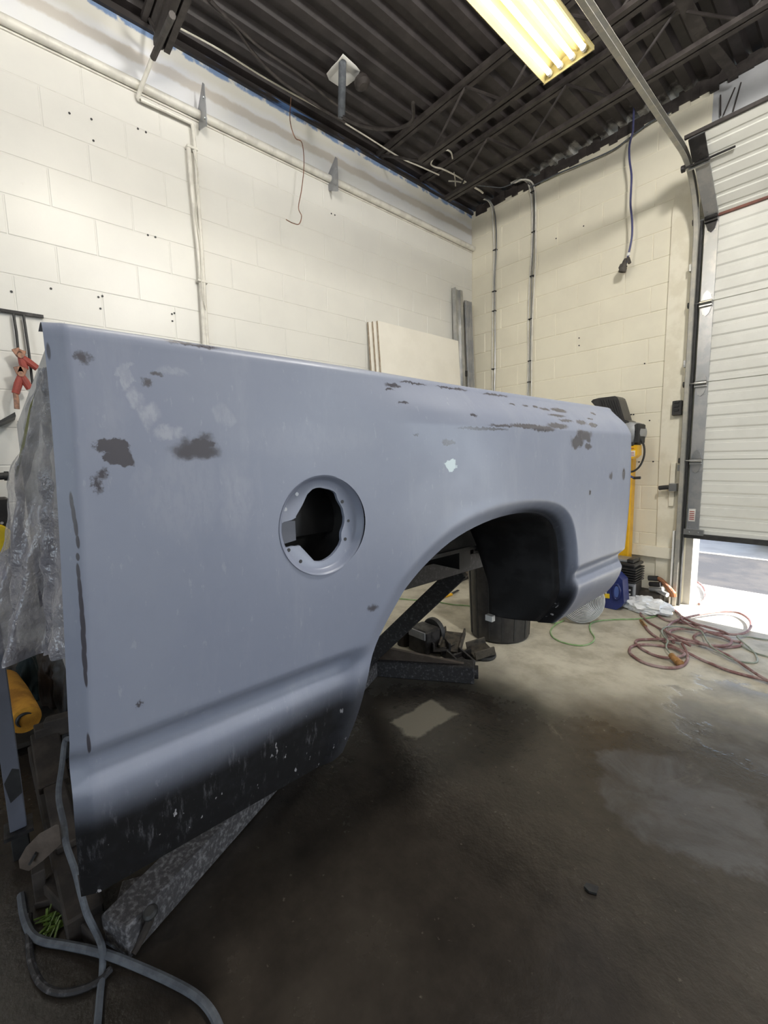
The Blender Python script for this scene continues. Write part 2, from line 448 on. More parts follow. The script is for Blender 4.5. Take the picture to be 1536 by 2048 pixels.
class MB:
    def __init__(self):
        self.v = []
        self.f = []

    def add(self, vs, fs):
        o = len(self.v)
        self.v += [Vector(v) for v in vs]
        self.f += [tuple(i + o for i in f) for f in fs]
        return self

    def box(self, lo, hi, rot=None, c=.0):
        """axis box, optionally chamfered by c"""
        x0, y0, z0 = lo
        x1, y1, z1 = hi
        if c <= 0:
            vs = [(x0, y0, z0), (x1, y0, z0), (x1, y1, z0), (x0, y1, z0), (x0, y0, z1), (x1, y0, z1), (x1, y1, z1), (x0, y1, z1)]
            fs = [(0, 3, 2, 1), (4, 5, 6, 7), (0, 1, 5, 4), (1, 2, 6, 5), (2, 3, 7, 6), (3, 0, 4, 7)]
        else:
            vs = []
            fs = []
            prof = [(z0, c), (z0 + c, 0), (z1 - c, 0), (z1, c)]
            for z, i in prof:
                a0, a1, b0, b1 = x0 + i, x1 - i, y0 + i, y1 - i
                k = c * .7
                vs += [(a0 + k, b0, z), (a1 - k, b0, z), (a1, b0 + k, z), (a1, b1 - k, z), (a1 - k, b1, z), (a0 + k, b1, z), (a0, b1 - k, z), (a0, b0 + k, z)]
            for r in range(3):
                for i in range(8):
                    j = (i + 1) % 8
                    fs.append((r * 8 + i, r * 8 + j, r * 8 + 8 + j, r * 8 + 8 + i))
            fs.append(tuple(range(7, -1, -1)))
            fs.append(tuple(range(24, 32)))
        if rot is not None:
            ctr = Vector(((x0 + x1) / 2, (y0 + y1) / 2, (z0 + z1) / 2))
            vs = [rot @ (Vector(v) - ctr) + ctr for v in vs]
        return self.add(vs, fs)

    def bar(self, a, b, w_, h_, up=(0, 0, 1), c=.0):
        """rectangular bar from a to b, w_ sideways, h_ along up"""
        a = Vector(a)
        b = Vector(b)
        d = (b - a)
        L = d.length
        d.normalize()
        u = Vector(up)
        s = d.cross(u)
        if s.length < 1e-4:
            s = d.cross(Vector((1, 0, 0)))
        s.normalize()
        u = s.cross(d)
        m = MB().box((-w_ / 2, 0, -h_ / 2), (w_ / 2, L, h_ / 2), c=c)
        return self.add([a + s * v.x + d * v.y + u * v.z for v in m.v], m.f)

    def tube(self, pts, r, n=8, cap=True, closed=False):
        pts = [Vector(p) for p in pts]
        N = len(pts)
        rs = r if isinstance(r, (list, tuple)) else [r] * N
        t0 = (pts[1] - pts[0]).normalized()
        u = t0.orthogonal().normalized()
        vs = []
        for i, p in enumerate(pts):
            a = pts[(i - 1) % N] if (closed or i > 0) else p
            b = pts[(i + 1) % N] if (closed or i < N - 1) else p
            t = (b - a)
            if t.length < 1e-9:
                t = t0
            t = t.normalized()
            u = u - t * u.dot(t)
            if u.length < 1e-6:
                u = t.orthogonal()
            u.normalize()
            s = t.cross(u)
            for k in range(n):
                an = 2 * math.pi * k / n
                vs.append(p + (u * math.cos(an) + s * math.sin(an)) * rs[i])
        fs = []
        M_ = N if closed else N - 1
        for i in range(M_):
            for k in range(n):
                a = i * n + k
                b = i * n + (k + 1) % n
                i2 = ((i + 1) % N) * n
                fs.append((a, b, i2 + (k + 1) % n, i2 + k))
        if cap and not closed:
            fs.append(tuple(range(n - 1, -1, -1)))
            fs.append(tuple(range((N - 1) * n, N * n)))
        return self.add(vs, fs)

    def cyl(self, a, b, r, r2=None, n=20):
        return self.tube([a, b], [r, r if r2 is None else r2], n)

    def lathe(self, base, axis, prof, n=28):
        """prof: (radius, height) pairs along axis from base"""
        base = Vector(base)
        ax = Vector(axis).normalized()
        u = ax.orthogonal().normalized()
        s = ax.cross(u)
        vs = []
        for r, h in prof:
            for k in range(n):
                an = 2 * math.pi * k / n
                vs.append(base + ax * h + (u * math.cos(an) + s * math.sin(an)) * r)
        fs = []
        for i in range(len(prof) - 1):
            for k in range(n):
                fs.append((i * n + k, i * n + (k + 1) % n, (i + 1) * n + (k + 1) % n, (i + 1) * n + k))
        fs.append(tuple(range(n - 1, -1, -1)))
        fs.append(tuple(range((len(prof) - 1) * n, len(prof) * n)))
        return self.add(vs, fs)

    def prism(self, poly, off):
        """extrude a planar polygon of points by the vector off"""
        n = len(poly)
        o = Vector(off)
        vs = [Vector(p) for p in poly] + [Vector(p) + o for p in poly]
        fs = [tuple(range(n - 1, -1, -1)), tuple(range(n, 2 * n))]
        fs += [(i, (i + 1) % n, n + (i + 1) % n, n + i) for i in range(n)]
        return self.add(vs, fs)

    def grid(self, rows, thick=None, closed_v=False):
        nr, nc = len(rows), len(rows[0])
        vs = [p for r in rows for p in r]
        fs = [(i * nc + j, i * nc + j + 1, (i + 1) * nc + j + 1, (i + 1) * nc + j) for i in range(nr - 1) for j in range(nc - 1)]
        return self.add(vs, fs)

    def mesh(self, name, mat, smooth=None, org=Vector()):
        me = bpy.data.meshes.new(name)
        me.from_pydata([v - org for v in self.v], [], self.f)
        me.materials.append(MT[mat] if isinstance(mat, str) else mat)
        bm = bmesh.new()
        bm.from_mesh(me)
        bmesh.ops.recalc_face_normals(bm, faces=bm.faces)
        bm.to_mesh(me)
        bm.free()
        if smooth is not None:
            me.shade_smooth()
            me.set_sharp_from_angle(angle=math.radians(smooth))
        return me

    def build(self, name, mat, parent=None, smooth=35, base=None):
        if parent is not None:
            org = ORG[parent.name]
        else:
            org = Vector(base) if base is not None else sum(self.v, Vector()) / len(self.v)
            if base is None:
                org.z = min(v.z for v in self.v)
        me = self.mesh(name, mat, smooth, org)
        o = bpy.data.objects.new(name, me)
        C.objects.link(o)
        if parent is not None:
            o.parent = parent
        else:
            o.location = org
        ORG[o.name] = org
        return o


def tag(o, label=None, cat=None, group=None, kind=None):
    if label:
        o['label'] = label
    if cat:
        o['category'] = cat
    if group:
        o['group'] = group
    if kind:
        o['kind'] = kind
    return o


def thing(name, loc, label=None, cat=None, group=None, kind=None):
    o = bpy.data.objects.new(name, None)
    C.objects.link(o)
    o.location = loc
    ORG[o.name] = Vector(loc)
    return tag(o, label, cat, group, kind)


def solid(o, t, offset=0):
    m = o.modifiers.new('thickness', 'SOLIDIFY')
    m.thickness = t
    m.offset = offset
    return o


def smooth_path(pts, n=6, closed=False):
    pts = [Vector(p) for p in pts]
    out = []
    N = len(pts)
    rng = range(N if closed else N - 1)
    for i in rng:
        p1, p2 = pts[i], pts[(i + 1) % N]
        p0 = pts[i - 1] if (closed or i > 0) else p1 * 2 - p2
        p3 = pts[(i + 2) % N] if (closed or i + 2 < N) else p2 * 2 - p1
        for k in range(n):
            t = k / n
            out.append(.5 * ((2 * p1) + (p2 - p0) * t + (2 * p0 - 5 * p1 + 4 * p2 - p3) * t * t + (3 * p1 - p0 - 3 * p2 + p3) * t ** 3))
    if not closed:
        out.append(pts[-1])
    return out


def ss(a, b, x):
    t = max(0.0, min(1.0, (x - a) / (b - a)))
    return t * t * (3 - 2 * t)


# ================================================================== THE ROOM
XL, YF = -3.152, 4.14         # faces of the left and far walls
BW, BH = .4064, .2032
# floor slab, ground outside
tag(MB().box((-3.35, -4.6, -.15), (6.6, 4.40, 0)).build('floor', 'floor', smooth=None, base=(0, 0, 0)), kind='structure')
tag(MB().box((-9, 4.40, -.15), (12, 4.95, -.012)).build('trim_1', 'concrete_out', smooth=None), kind='structure')
tag(MB().box((-9, 4.95, -.15), (12, 6.55, -.02)).build('trim_2', 'asphalt', smooth=None), kind='structure')
tag(MB().box((-9, 6.55, -.15), (12, 16, -.015)).build('trim_3', 'concrete_out', smooth=None), kind='structure')

# left wall: core, then each block proud of the joints
wl = tag(MB().box((XL - .2, -4.6, 0), (XL - .0028, 4.35, 3.49)).build('wall_left', 'block_left', smooth=None), kind='structure')
wf = MB()
wf.box((XL - .1, YF + .0038, 0), (-1.0, YF + .2, 3.90))
wf.build('wall_far', 'block_far', smooth=None)
wall_far = tag(bpy.data.objects['wall_far'], kind='structure')


def block_mesh(name, L, hgt, mat, axis):
    """front of one masonry block, face towards +x (axis 0) or -y (axis 1), origin in the face's middle"""
    j, c, d = .0025, .003, .02
    a, b = L / 2 - j, hgt / 2 - j
    fr = [(-a + c, -b + c), (a - c, -b + c), (a - c, b - c), (-a + c, b - c)]
    bk = [(-a, -b), (a, -b), (a, b), (-a, b)]
    m = MB()
    if axis == 0:
        vs = [(0, u, v) for u, v in fr] + [(-.0022, u, v) for u, v in bk] + [(-d, u, v) for u, v in bk]
    else:
        vs = [(u, 0, v) for u, v in fr] + [(u, .0032, v) for u, v in bk] + [(u, d, v) for u, v in bk]
    fs = [(0, 1, 2, 3)]
    for r in (0, 4):
        fs += [(r + i, r + (i + 1) % 4, r + 4 + (i + 1) % 4, r + 4 + i) for i in range(4)]
    m.add(vs, fs)
    return m.mesh(name, mat, None)


bl_full = block_mesh('block', BW, BH, 'block_left', 0)
bl_cache = {}
for k in range(17):
    zc = k * BH + .038 - .0
    y0 = .353 + (0 if k % 2 == 1 else BH)
    n0 = int(math.floor((-.75 - y0) / BW))
    for i in range(n0, 12):
        a = y0 + i * BW
        b = a + BW
        if a > 4.10:
            break
        b = min(b, 4.139)
        key = round(b - a, 3)
        if key not in bl_cache:
            bl_cache[key] = block_mesh('block', b - a, BH, 'block_left', 0)
        o = bpy.data.objects.new('block', bl_cache[key])
        C.objects.link(o)
        o.parent = wl
        o.location = Vector((XL + random.uniform(-.0004, .0004), (a + b) / 2, zc + BH / 2)) - ORG['wall_left']
        o.rotation_euler = (0, math.radians(random.gauss(0, .09)), math.radians(random.gauss(0, .08)))
bf_cache = {}
for k in range(0, 20):
    z0 = k * BH - .045
    z1 = min(z0 + BH, 3.90)
    z0 = max(z0, 0.0)
    if z1 - z0 < .03:
        continue
    x0 = -2.160 + (0 if k % 2 == 0 else BH)
    for i in range(-4, 4):
        a, b = x0 + i * BW, x0 + (i + 1) * BW
        a, b = max(a, XL + .003), min(b, -1.02)
        if b - a < .04:
            continue
        key = (round(b - a, 3), round(z1 - z0, 3))
        if key not in bf_cache:
            bf_cache[key] = block_mesh('block', b - a, z1 - z0, 'block_far', 1)
        o = bpy.data.objects.new('block', bf_cache[key])
        C.objects.link(o)
        o.parent = wall_far
        o.location = Vector(((a + b) / 2, YF + random.uniform(-.001, .0008), (z0 + z1) / 2)) - ORG['wall_far']
        o.rotation_euler = (math.radians(random.gauss(0, .1)), 0, math.radians(random.gauss(0, .1)))
# old anchor holes
hm = MB()
for px, py in [(139, 226), (183, 238), (187, 281), (276, 257), (292, 264), (296, 470), (311, 474), (23, 583), (197, 594), (201, 617), (205, 592), (345, 642), (344, 628), (349, 626), (663, 427), (670, 430), (102, 577)]:
    p = P(px, py, x=XL + .0035)
    hm.cyl(p - Vector((.006, 0, 0)), p, .006, n=8)
tag(hm.build('anchor_hole', 'rubber', wl), kind='stuff')
hm = MB()
for px, py in [(1258, 830), (1267, 829), (1158, 691), (1158, 676), (1262, 829), (1278, 924), (1306, 923), (1323, 923), (1112, 477), (1167, 452), (1289, 727), (1299, 841)]:
    p = P(px, py, y=YF - .0035)
    hm.cyl(p + Vector((0, .006, 0)), p, .006, n=8)
tag(hm.build('anchor_hole', 'rubber', wall_far), kind='stuff')

# header band above the ledge pipe, with the black steel above it
tag(MB().box((XL - .2, -4.6, 3.49), (XL - .005, 4.14, 3.87)).build('trim_4', 'header', smooth=None), kind='structure')
hs = MB()
hs.box((XL - .15, -4.6, 3.87), (XL + .02, 4.139, 3.90))
hs.box((XL - .15, -4.6, 3.90), (XL - .005, 4.139, 4.05))
tag(hs.build('trim_5', 'hsteel', smooth=None), kind='structure')
# far wall above and beside the doors
fw = MB()
fw.box((-1.0, YF + .004, 3.05), (6.6, YF + .2, 3.90))
fw.box((2.1, YF + .004, 0), (2.75, YF + .2, 3.05))
fw.box((5.9, YF + .004, 0), (6.6, YF + .2, 3.05))
tag(fw.build('trim_11', 'greywall', smooth=None), kind='structure')
tag(MB().box((6.4, -4.6, 0), (6.6, 4.14, 4.0)).build('wall_right', 'plainwall', smooth=None), kind='structure')
rb = MB()
rb.box((-3.35, -4.6, 0), (0, -4.4, 4.0))
rb.box((3.6, -4.6, 0), (6.4, -4.4, 4.0))
rb.box((0, -4.6, 3.2), (3.6, -4.4, 4.0))
tag(rb.build('wall_behind', 'plainwall', smooth=None), kind='structure')
# corrugated roof deck, ribs along y
prof = []
pit = .1524
x = -3.33
while x < 6.6:
    prof += [(x, 3.965), (x + .022, 3.93), (x + .078, 3.93), (x + .10, 3.965)]
    x += pit
rows = [[Vector((px, y, z)) for px, z in prof] for y in (-4.6, -1, 1.5, 3.2, 3.9, YF + .06)]
dk = MB().grid(rows)
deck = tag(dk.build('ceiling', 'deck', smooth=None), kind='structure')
solid(deck, .004)
tag(MB().box((-3.4, -4.6, 4.0), (6.6, 4.4, 4.06)).build('ceiling_top', 'black', smooth=None), kind='structure')
# frayed black filler strip along the far wall top
fs_ = MB()
xx = -3.1
while xx < 2:
    l = random.uniform(.04, .09)
    fs_.box((xx, YF - random.uniform(.005, .02), 3.845 + random.uniform(-.015, .02)), (xx + l, YF + .01, 3.91 + random.uniform(0, .05)))
    xx += l
tag(fs_.build('trim_6', 'black', smooth=None), kind='structure')

# ledge pipe along the left wall
t = thing('ledge_pipe', (XL + .03, 1.5, 3.5), 'white painted pipe running level along the left block wall', 'pipe')
MB().tube([(XL + .028, -3.2, 3.515), (XL + .028, 4.13, 3.515)], .026, 12).build('pipe', 'conduit', t)
MB().box((XL - .002, -3.2, 3.482), (XL + .010, 4.13, 3.497)).build('backing_strip', 'conduit', t)
for i, (yy, z0, z1) in enumerate([(1.205, 3.40, 3.66), (2.235, 3.38, 3.64)]):
    t = thing('hanger_plate', (XL, yy, z0), ['grey steel plate on the ledge pipe above the white conduit drop', 'grey steel plate on the ledge pipe right of the hanging wire'][i], 'bracket', 'steel plates on the ledge pipe')
    MB().prism([(XL + .0, yy, 3.44), (XL + .0, yy, 3.56), (XL + .11, yy, z1), (XL + .13, yy, z1 - .02), (XL + .13, yy, z0), (XL + .10, yy, z0 + .01)], (0, .006, 0)).build('plate', 'grey', t)
    for q in range(2):
        MB().cyl((XL + .115, yy - .006, z0 + .05 + q * .12), (XL + .115, yy + .012, z0 + .05 + q * .12), .008, n=8).build('bolt', 'galv', t)

# open-web joists
for i, (yj, xl, lab) in enumerate([(.93, -2.9, 'black roof joist at the top left above the conduit'), (2.78, -2.62, 'black roof joist crossing just beyond the strip light'), (3.33, -2.82, 'black roof joist nearest the far block wall')]):
    t = thing('roof_joist', (xl, yj, 3.6), lab, 'joist', 'open web roof joists')
    for s in (-1, 1):
        MB().box((xl, yj + s * .022 - .016, 3.60), (6.3, yj + s * .022 + .016, 3.628)).build('bottom_chord', 'black', t)
        MB().box((-3.13, yj + s * .022 - .016, 3.895), (6.3, yj + s * .022 + .016, 3.925)).build('top_chord', 'black', t)
    MB().tube([(xl + .02, yj, 3.61), (-3.1, yj, 3.90)], .011, 6).build('end_web', 'black', t)
    xx = xl + .1
    k = 0
    while xx < 5.8:
        z0, z1 = (3.61, 3.90) if k % 2 == 0 else (3.90, 3.61)
        MB().tube([(xx, yj, z0), (xx + .34, yj, z1)], .009, 6).build('web_rod', 'black', t)
        xx += .34
        k += 1
# diagonal cross-bracing strap up at the right
t = thing('brace_strap', (-.7, 3.0, 3.8), 'wide grey strap hanging under the black deck, top right', 'strap')
MB().bar(P(1350, -30, z=3.86), P(1400, 62, z=3.84), .07, .004, up=(0, 0, 1)).build('strap', 'black', t)
MB().bar(P(1400, 62, z=3.84), P(1470, 150, z=3.78), .06, .004).build('strap_tail', 'black', t)

# ------------------------------------------------------------------ strip light
t = thing('strip_light', (-1.373, 2.09, 3.5), 'lit four tube fluorescent strip light hanging under the black deck', 'light')
y0, y1 = 1.47, 2.70
pr = [(-.150, 3.485), (-.142, 3.478), (-.118, 3.53), (-.085, 3.55), (-.06, 3.525), (-.025, 3.55), (.025, 3.55), (.06, 3.525), (.085, 3.55), (.118, 3.53), (.142, 3.478), (.150, 3.485), (.10, 3.585), (-.10, 3.585)]
MB().prism([(-1.373 + a, y0, z) for a, z in pr], (0, y1 - y0, 0)).build('reflector_housing', 'fixture', t, smooth=None)
for yy in (y0, y1 - .004):
    MB().prism([(-1.373 + a, yy, z) for a, z in [(-.150, 3.478), (.150, 3.478), (.150, 3.50), (.10, 3.59), (-.10, 3.59), (-.150, 3.50)]], (0, .006, 0)).build('end_plate', 'fixture', t, smooth=None)
for a in (-.102, -.036, .036, .102):
    MB().tube([(-1.373 + a, y0 + .03, 3.505), (-1.373 + a, y1 - .03, 3.505)], .0135, 12).build('tube', 'tube', t)
    for yy in (y0 + .012, y1 - .03):
        MB().cyl((-1.373 + a, yy, 3.505), (-1.373 + a, yy + .018, 3.505), .016, n=10).build('socket', 'white', t)
for yy in (1.7, 2.5):
    MB().tube([(-1.373, yy, 3.585), (-1.373, yy, 3.93)], .006, 6).build('hanger_rod', 'black', t)

# ------------------------------------------------------------------ garage door in the far wall
DL = -.985
door = thing('door_1', (0, 4.1, 0), kind='structure')
sec = [(.60, 1.187), (1.187, 1.775), (1.775, 2.362), (2.362, 2.95)]


def door_section(z0, z1, tilt=None):
    """one door panel: grooved skin, and its steel end stile"""
    hgt = z1 - z0
    rows_ = [(0.0, .012), (.004, 0.0)]
    nrib = 6
    for r in range(nrib):
        s0 = .02 + r * (hgt - .04) / nrib
        s1 = .02 + (r + 1) * (hgt - .04) / nrib
        rows_ += [(s0 + .012, 0.0), (s0 + .016, .008), (s0 + .034, .008), (s0 + .046, 0.0), (s1 - .002, 0.0)]
    rows_ += [(hgt - .004, 0.0), (hgt, .012)]
    if tilt is None:
        fn = lambda s, d, x_: Vector((x_, 4.10 + d, z0 + s))
    else:
        ca, sa = math.cos(tilt), math.sin(tilt)
        fn = lambda s, d, x_: Vector((x_, 4.085 - s * sa + d * ca, z0 + s * ca + d * sa))
    m = MB().grid([[fn(s, d, xx_) for xx_ in (DL, 2.1)] for s, d in rows_])
    m.grid([[fn(s, d + .045, xx_) for xx_ in (DL, 2.1)] for s, d in ((0, 0), (hgt, 0))])
    pn = m.build('door_panel', 'door', door, smooth=None)
    st = MB()
    st.add([fn(s, d, xx_) for s in (.004, hgt - .004) for d in (-.008, .03) for xx_ in (DL - .005, DL + .078)],
           [(0, 1, 3, 2), (4, 6, 7, 5), (0, 4, 5, 1), (2, 3, 7, 6), (0, 2, 6, 4), (1, 5, 7, 3)])
    st.build('stile', 'stile', pn, smooth=None)
    rv = MB()
    for s in (.03, .05, hgt - .09, hgt - .05):
        for xx_ in (DL + .015, DL + .06):
            a = fn(s, -.008, xx_)
            b = fn(s, -.012, xx_)
            rv.cyl(a, b, .005, n=6)
    rv.build('rivet', 'galv', pn)
    return pn, fn, hgt


for z0, z1 in sec:
    pn, fn, hgt = door_section(z0, z1)
pn5, fn5, h5 = door_section(2.955, 3.545, math.radians(54))
# dark joint lines, hinges with rollers
for i, z in enumerate([1.187, 1.775, 2.362, 2.952]):
    hg = MB()
    hg.prism([(DL + .0, 4.088, z - .035), (DL + .07, 4.088, z - .035), (DL + .055, 4.088, z - .085), (DL + .035, 4.088, z - .105), (DL + .015, 4.088, z - .085)], (0, -.005, 0))
    hg.prism([(DL + .0, 4.088, z + .012), (DL + .07, 4.088, z + .012), (DL + .055, 4.088, z + .06), (DL + .035, 4.088, z + .08), (DL + .015, 4.088, z + .06)], (0, -.005, 0))
    hg.box((DL - .004, 4.06, z - .035), (DL + .074, 4.088, z - .025))
    hg.cyl((DL - .002, 4.066, z - .006), (DL + .074, 4.066, z - .006), .013, n=10)
    h_ = hg.build('hinge', 'galv' if i < 3 else 'darkmetal', door)
    MB().cyl((DL - .07, 4.062, z - .006), (DL + .02, 4.062, z - .006), .005, n=8).build('roller_shaft', 'galv', h_)
    MB().cyl((DL - .075, 4.062, z - .006), (DL - .055, 4.062, z - .006), .022, n=14).build('roller', 'rubber', h_)
MB().box((DL + .05, 4.078, 2.945), (2.1, 4.098, 2.968)).build('reinforcing_strut', 'redbrown', door, smooth=None)
MB().box((DL - .02, 4.08, .565), (2.1, 4.145, .602)).build('bottom_seal', 'rubber', door, smooth=None)
bb = MB().box((DL - .03, 4.062, .595), (DL + .115, 4.092, .64))
bb.cyl((DL + .02, 4.055, .617), (DL + .02, 4.062, .617), .006, n=8)
bb.cyl((DL + .08, 4.055, .617), (DL + .08, 4.062, .617), .006, n=8)
bb.build('bottom_bracket', 'galv', door)
MB().box((DL + .006, 4.088, .70), (DL + .05, 4.0925, .80)).build('warning_label', 'label_white', door, smooth=None)
lb = MB()
for k in range(5):
    lb.box((DL + .012, 4.0868, .715 + k * .015), (DL + .044, 4.0882, .721 + k * .015))
lb.build('label_print', 'red', door, smooth=None)
# top edge of the tilted section: rod, roller carrier
a = fn5(h5, -.005, DL - .02)
MB().bar(fn5(h5 + .006, 0, DL - .03), fn5(h5 + .006, 0, 2.1), .02, .022).build('top_rod', 'black', door, smooth=None)
tc = MB()
q0 = fn5(h5 - .10, -.01, DL)
tc.bar(fn5(h5 - .16, -.012, DL + .035), fn5(h5 - .01, -.012, DL + .035), .09, .01, up=(0, -1, .4))
tc.cyl(fn5(h5 - .17, -.02, DL - .06), fn5(h5 - .17, -.02, DL + .22), .007, n=8)
tc.cyl(fn5(h5 - .17, -.02, DL - .075), fn5(h5 - .17, -.02, DL - .055), .022, n=14)
tc.build('top_roller_carrier', 'darkmetal', door)
MB().bar(fn5(h5 - .19, -.014, DL - .04), fn5(h5 - .19, -.014, DL + .085), .03, .006, up=(0, -1, .4)).build('carrier_plate', 'galv', door)
ob = MB()
ob.bar(fn5(h5 + .07, -.02, DL + .42), fn5(h5 + .07, -.02, DL + .62), .05, .05)
ob.build('opener_bracket', 'redbrown', door, smooth=None)
MB().bar(fn5(h5 + .115, -.03, DL + .41), fn5(h5 + .115, -.03, DL + .63), .06, .02).build('opener_plate', 'conduit', door, smooth=None)
# track: vertical, bend, horizontal
tp = [Vector((-1.035, 4.055, 0.0)), Vector((-1.035, 4.055, 2.80))]
for k in range(1, 11):
    an = k / 10 * math.pi / 2
    tp.append(Vector((-1.035, 3.60 + .455 * math.cos(an), 2.80 + .46 * math.sin(an))))
tp += [Vector((-1.035, 2.4, 3.262)), Vector((-1.035, .2, 3.265))]
cs = [(-.028, .0), (-.028, .026), (-.02, .032), (.02, .032), (.028, .026), (.028, .0), (.023, .0), (.023, .024), (-.023, .024), (-.023, 0)]
rows_ = []
for i, p in enumerate(tp):
    a = tp[max(i - 1, 0)]
    b = tp[min(i + 1, len(tp) - 1)]
    d = (b - a).normalized()
    nrm = Vector((1, 0, 0)).cross(d).normalized()
    rows_.append([p + nrm * u * .95 + Vector((-v + .02, 0, 0)) for u, v in cs + [cs[0]]])
MB().grid(rows_).build('track', 'track', door, smooth=30)
jb = MB()
for z in (.35, 1.1, 1.9, 2.6):
    jb.box((-1.062, 4.04, z), (-1.03, YF - .02, z + .05))
jb.build('track_bracket', 'galv', door, smooth=None)
MB().box((-1.012, 4.06, 0), (-1.0, 4.10, 2.95)).build('weather_strip', 'rubber', door, smooth=None)
# wooden jamb boards on the wall beside the opening
JY = YF - .022
MB().prism([(-1.215, JY, 3.12), (-1.215, JY, 1.2), (-1.195, JY, .0), (-1.035, JY, 0), (-1.035, JY, 3.30), (-1.20, JY, 3.27)], (0, .022, 0)).build('trim_7', 'trimwood', smooth=None)['kind'] = 'structure'
MB().box((-1.065, JY - .012, 0), (-1.04, JY - .002, 3.0)).build('trim_8', 'trimwood', smooth=None)['kind'] = 'structure'
MB().box((-1.0, 4.15, 0), (-.95, 4.34, 3.05)).build('trim_9', 'concrete_out', smooth=None)['kind'] = 'structure'
# jamb base: split galvanised angle and white strip
MB().box((-1.062, 4.02, 0), (-1.052, 4.062, .62)).build('trim_10', 'white', smooth=None)['kind'] = 'structure'

# ================================================================== THE PICKUP BED
XB = -.70
ZT = 1.43
YR = 1.84
arch = [(.517, .592), (.528, .64), (.539, .686), (.553, .757), (.569, .822), (.603, .882), (.643, .937), (.663, .960), (.713, 1.001), (.788, 1.045), (.875, 1.072), (.988, 1.085), (1.144, 1.080), (1.262, 1.058), (1.331, 1.018), (1.371, .948), (1.397, .856), (1.413, .759), (1.420, .69), (1.423, .640)]
arch = [(v.x, v.y) for v in smooth_path([Vector((a, b, 0)) for a, b in arch], 3)]


def fy0(z):       # the front edge leans a touch
    return .030 + .027 * ss(.64, 1.43, z)


def bottom(y):
    if y <= arch[0][0]:
        return .588 + .004 * ss(.0, .45, y)
    if y >= arch[-1][0]:
        return .640 + .035 * ss(1.45, 1.84, y)
    for (a, za), (b, zb) in zip(arch, arch[1:]):
        if a <= y <= b:
            t_ = (y - a) / (b - a)
            return za + (zb - za) * t_
    return .64


def adist(y, z):
    best = 9
    for (a, za), (b, zb) in zip(arch, arch[1:]):
        vx, vz = b - a, zb - za
        t_ = max(0, min(1, ((y - a) * vx + (z - za) * vz) / (vx * vx + vz * vz)))
        best = min(best, math.hypot(y - a - t_ * vx, z - za - t_ * vz))
    return best


def xoff(y, z):
    """sideways shape of the bedside: rail, shoulder over the wheel, waist crease, tuck under"""
    o = .010 * math.sin(math.pi * max(0, min(1, (z - .86) / .55)))
    b = ss(.42, 1.02, y)
    # shoulder
    t_ = max(0.0, min(1.0, (1.42 - z) / .10))
    sh = t_ ** .85 * .8 + .2 * t_ * t_ * (3 - 2 * t_)
    o += .052 * b * sh
    o -= .024 * (1 - ss(0, .085, ZT - z)) * b
    # crease, fading out at the wheel lip
    d = adist(y, z)
    cf = ss(.0, .075, d)
    zc = .824 + .018 * ss(.4, 1.5, y)
    o -= cf * (.024 * ss(zc + .030, zc - .004, z) - .017 * ss(zc - .008, zc - .050, z))
    # tuck under
    low = max(0.0, (.80 - z) / .16)
    o -= (.026 + .060 * b) * low ** 1.7
    # wheel lip
    rear = ss(.80, 1.30, y)
    o += .004 * math.exp(-((d - .035) / .02) ** 2) * (1 - rear)
    if d < .042:
        o -= (.007 + .042 * rear) * (1 - d / .042) ** 1.6
    # rounded front edge
    e = y - fy0(z)
    if e < .022:
        o -= .011 * (1 - e / .022)
    return o


ys = []
y = 0.0
N1 = 270
for i in range(N1 + 1):
    ys.append(.0 + i / N1)
FC, FR = (.4535, 1.122), .0945


def ymap(u, z):
    # denser columns over the steep ends of the arch
    return u


cols = []
yv = [0, .006, .012, .018, .022, .026, .032]
yy = .04
while yy < YR - .001:
    yv.append(yy)
    yy += .0018 if (.51 < yy < .575 or 1.38 < yy < 1.43) else (.004 if (.57 < yy < .66 or 1.32 < yy < 1.385) else .0075)
yv += [YR - .008, YR]
NZ = 112
rowsP = []
for yq in yv:
    zb = bottom(yq)
    col = []
    for k in range(NZ + 1):
        z = zb + (1.416 - zb) * k / NZ
        yy_ = yq + fy0(z) * max(0.0, 1 - yq / .4)
        col.append(Vector((XB + xoff(yy_, z), yy_, z)))
    tp_ = col[-1]
    for dx, dz in ((-.003, .006), (-.008, .0105), (-.016, .0135), (-.030, .014), (-.062, .012)):
        col.append(Vector((tp_.x + dx, tp_.y, 1.416 + dz)))
    rowsP.append(col)
ncz = len(rowsP[0])
bed = thing('pickup_bed', (-1.5, .95, .62), 'blue grey primered pickup truck bed with black rocker, raised on steel stands', 'truck bed')
bm = bmesh.new()
lay = bm.verts.layers.float.new('undercoat')
vg = []
for col in rowsP:
    line = []
    for v in col:
        bv = bm.verts.new(v - ORG[bed.name])
        d = adist(v.y, v.z)
        u1 = ss(.800, .715, v.z + .012 * math.sin(v.y * 9)) * ss(.80, .45, v.y)
        u2 = .8 * ss(.022, .006, d) * ss(.9, 1.2, v.y)
        u3 = ss(.060, .02, d) * ss(1.25, 1.34, v.y) * ss(.92, .74, v.z)
        bv[lay] = max(u1, u2, u3)
        line.append(bv)
    vg.append(line)
hole = set()
for i in range(len(vg) - 1):
    for j in range(ncz - 1):
        q = [vg[i][j], vg[i + 1][j], vg[i + 1][j + 1], vg[i][j + 1]]
        cy = sum((p.co.y for p in q)) / 4 + ORG[bed.name].y
        cz = sum((p.co.z for p in q)) / 4 + ORG[bed.name].z
        if math.hypot(cy - FC[0], cz - FC[1]) < FR:
            for p in q:
                hole.add(p)
            continue
        bm.faces.new(q)
bm.verts.ensure_lookup_table()
for p in [p for p in bm.verts if not p.link_faces]:
    bm.verts.remove(p)
    hole.discard(p)
O_ = ORG[bed.name]
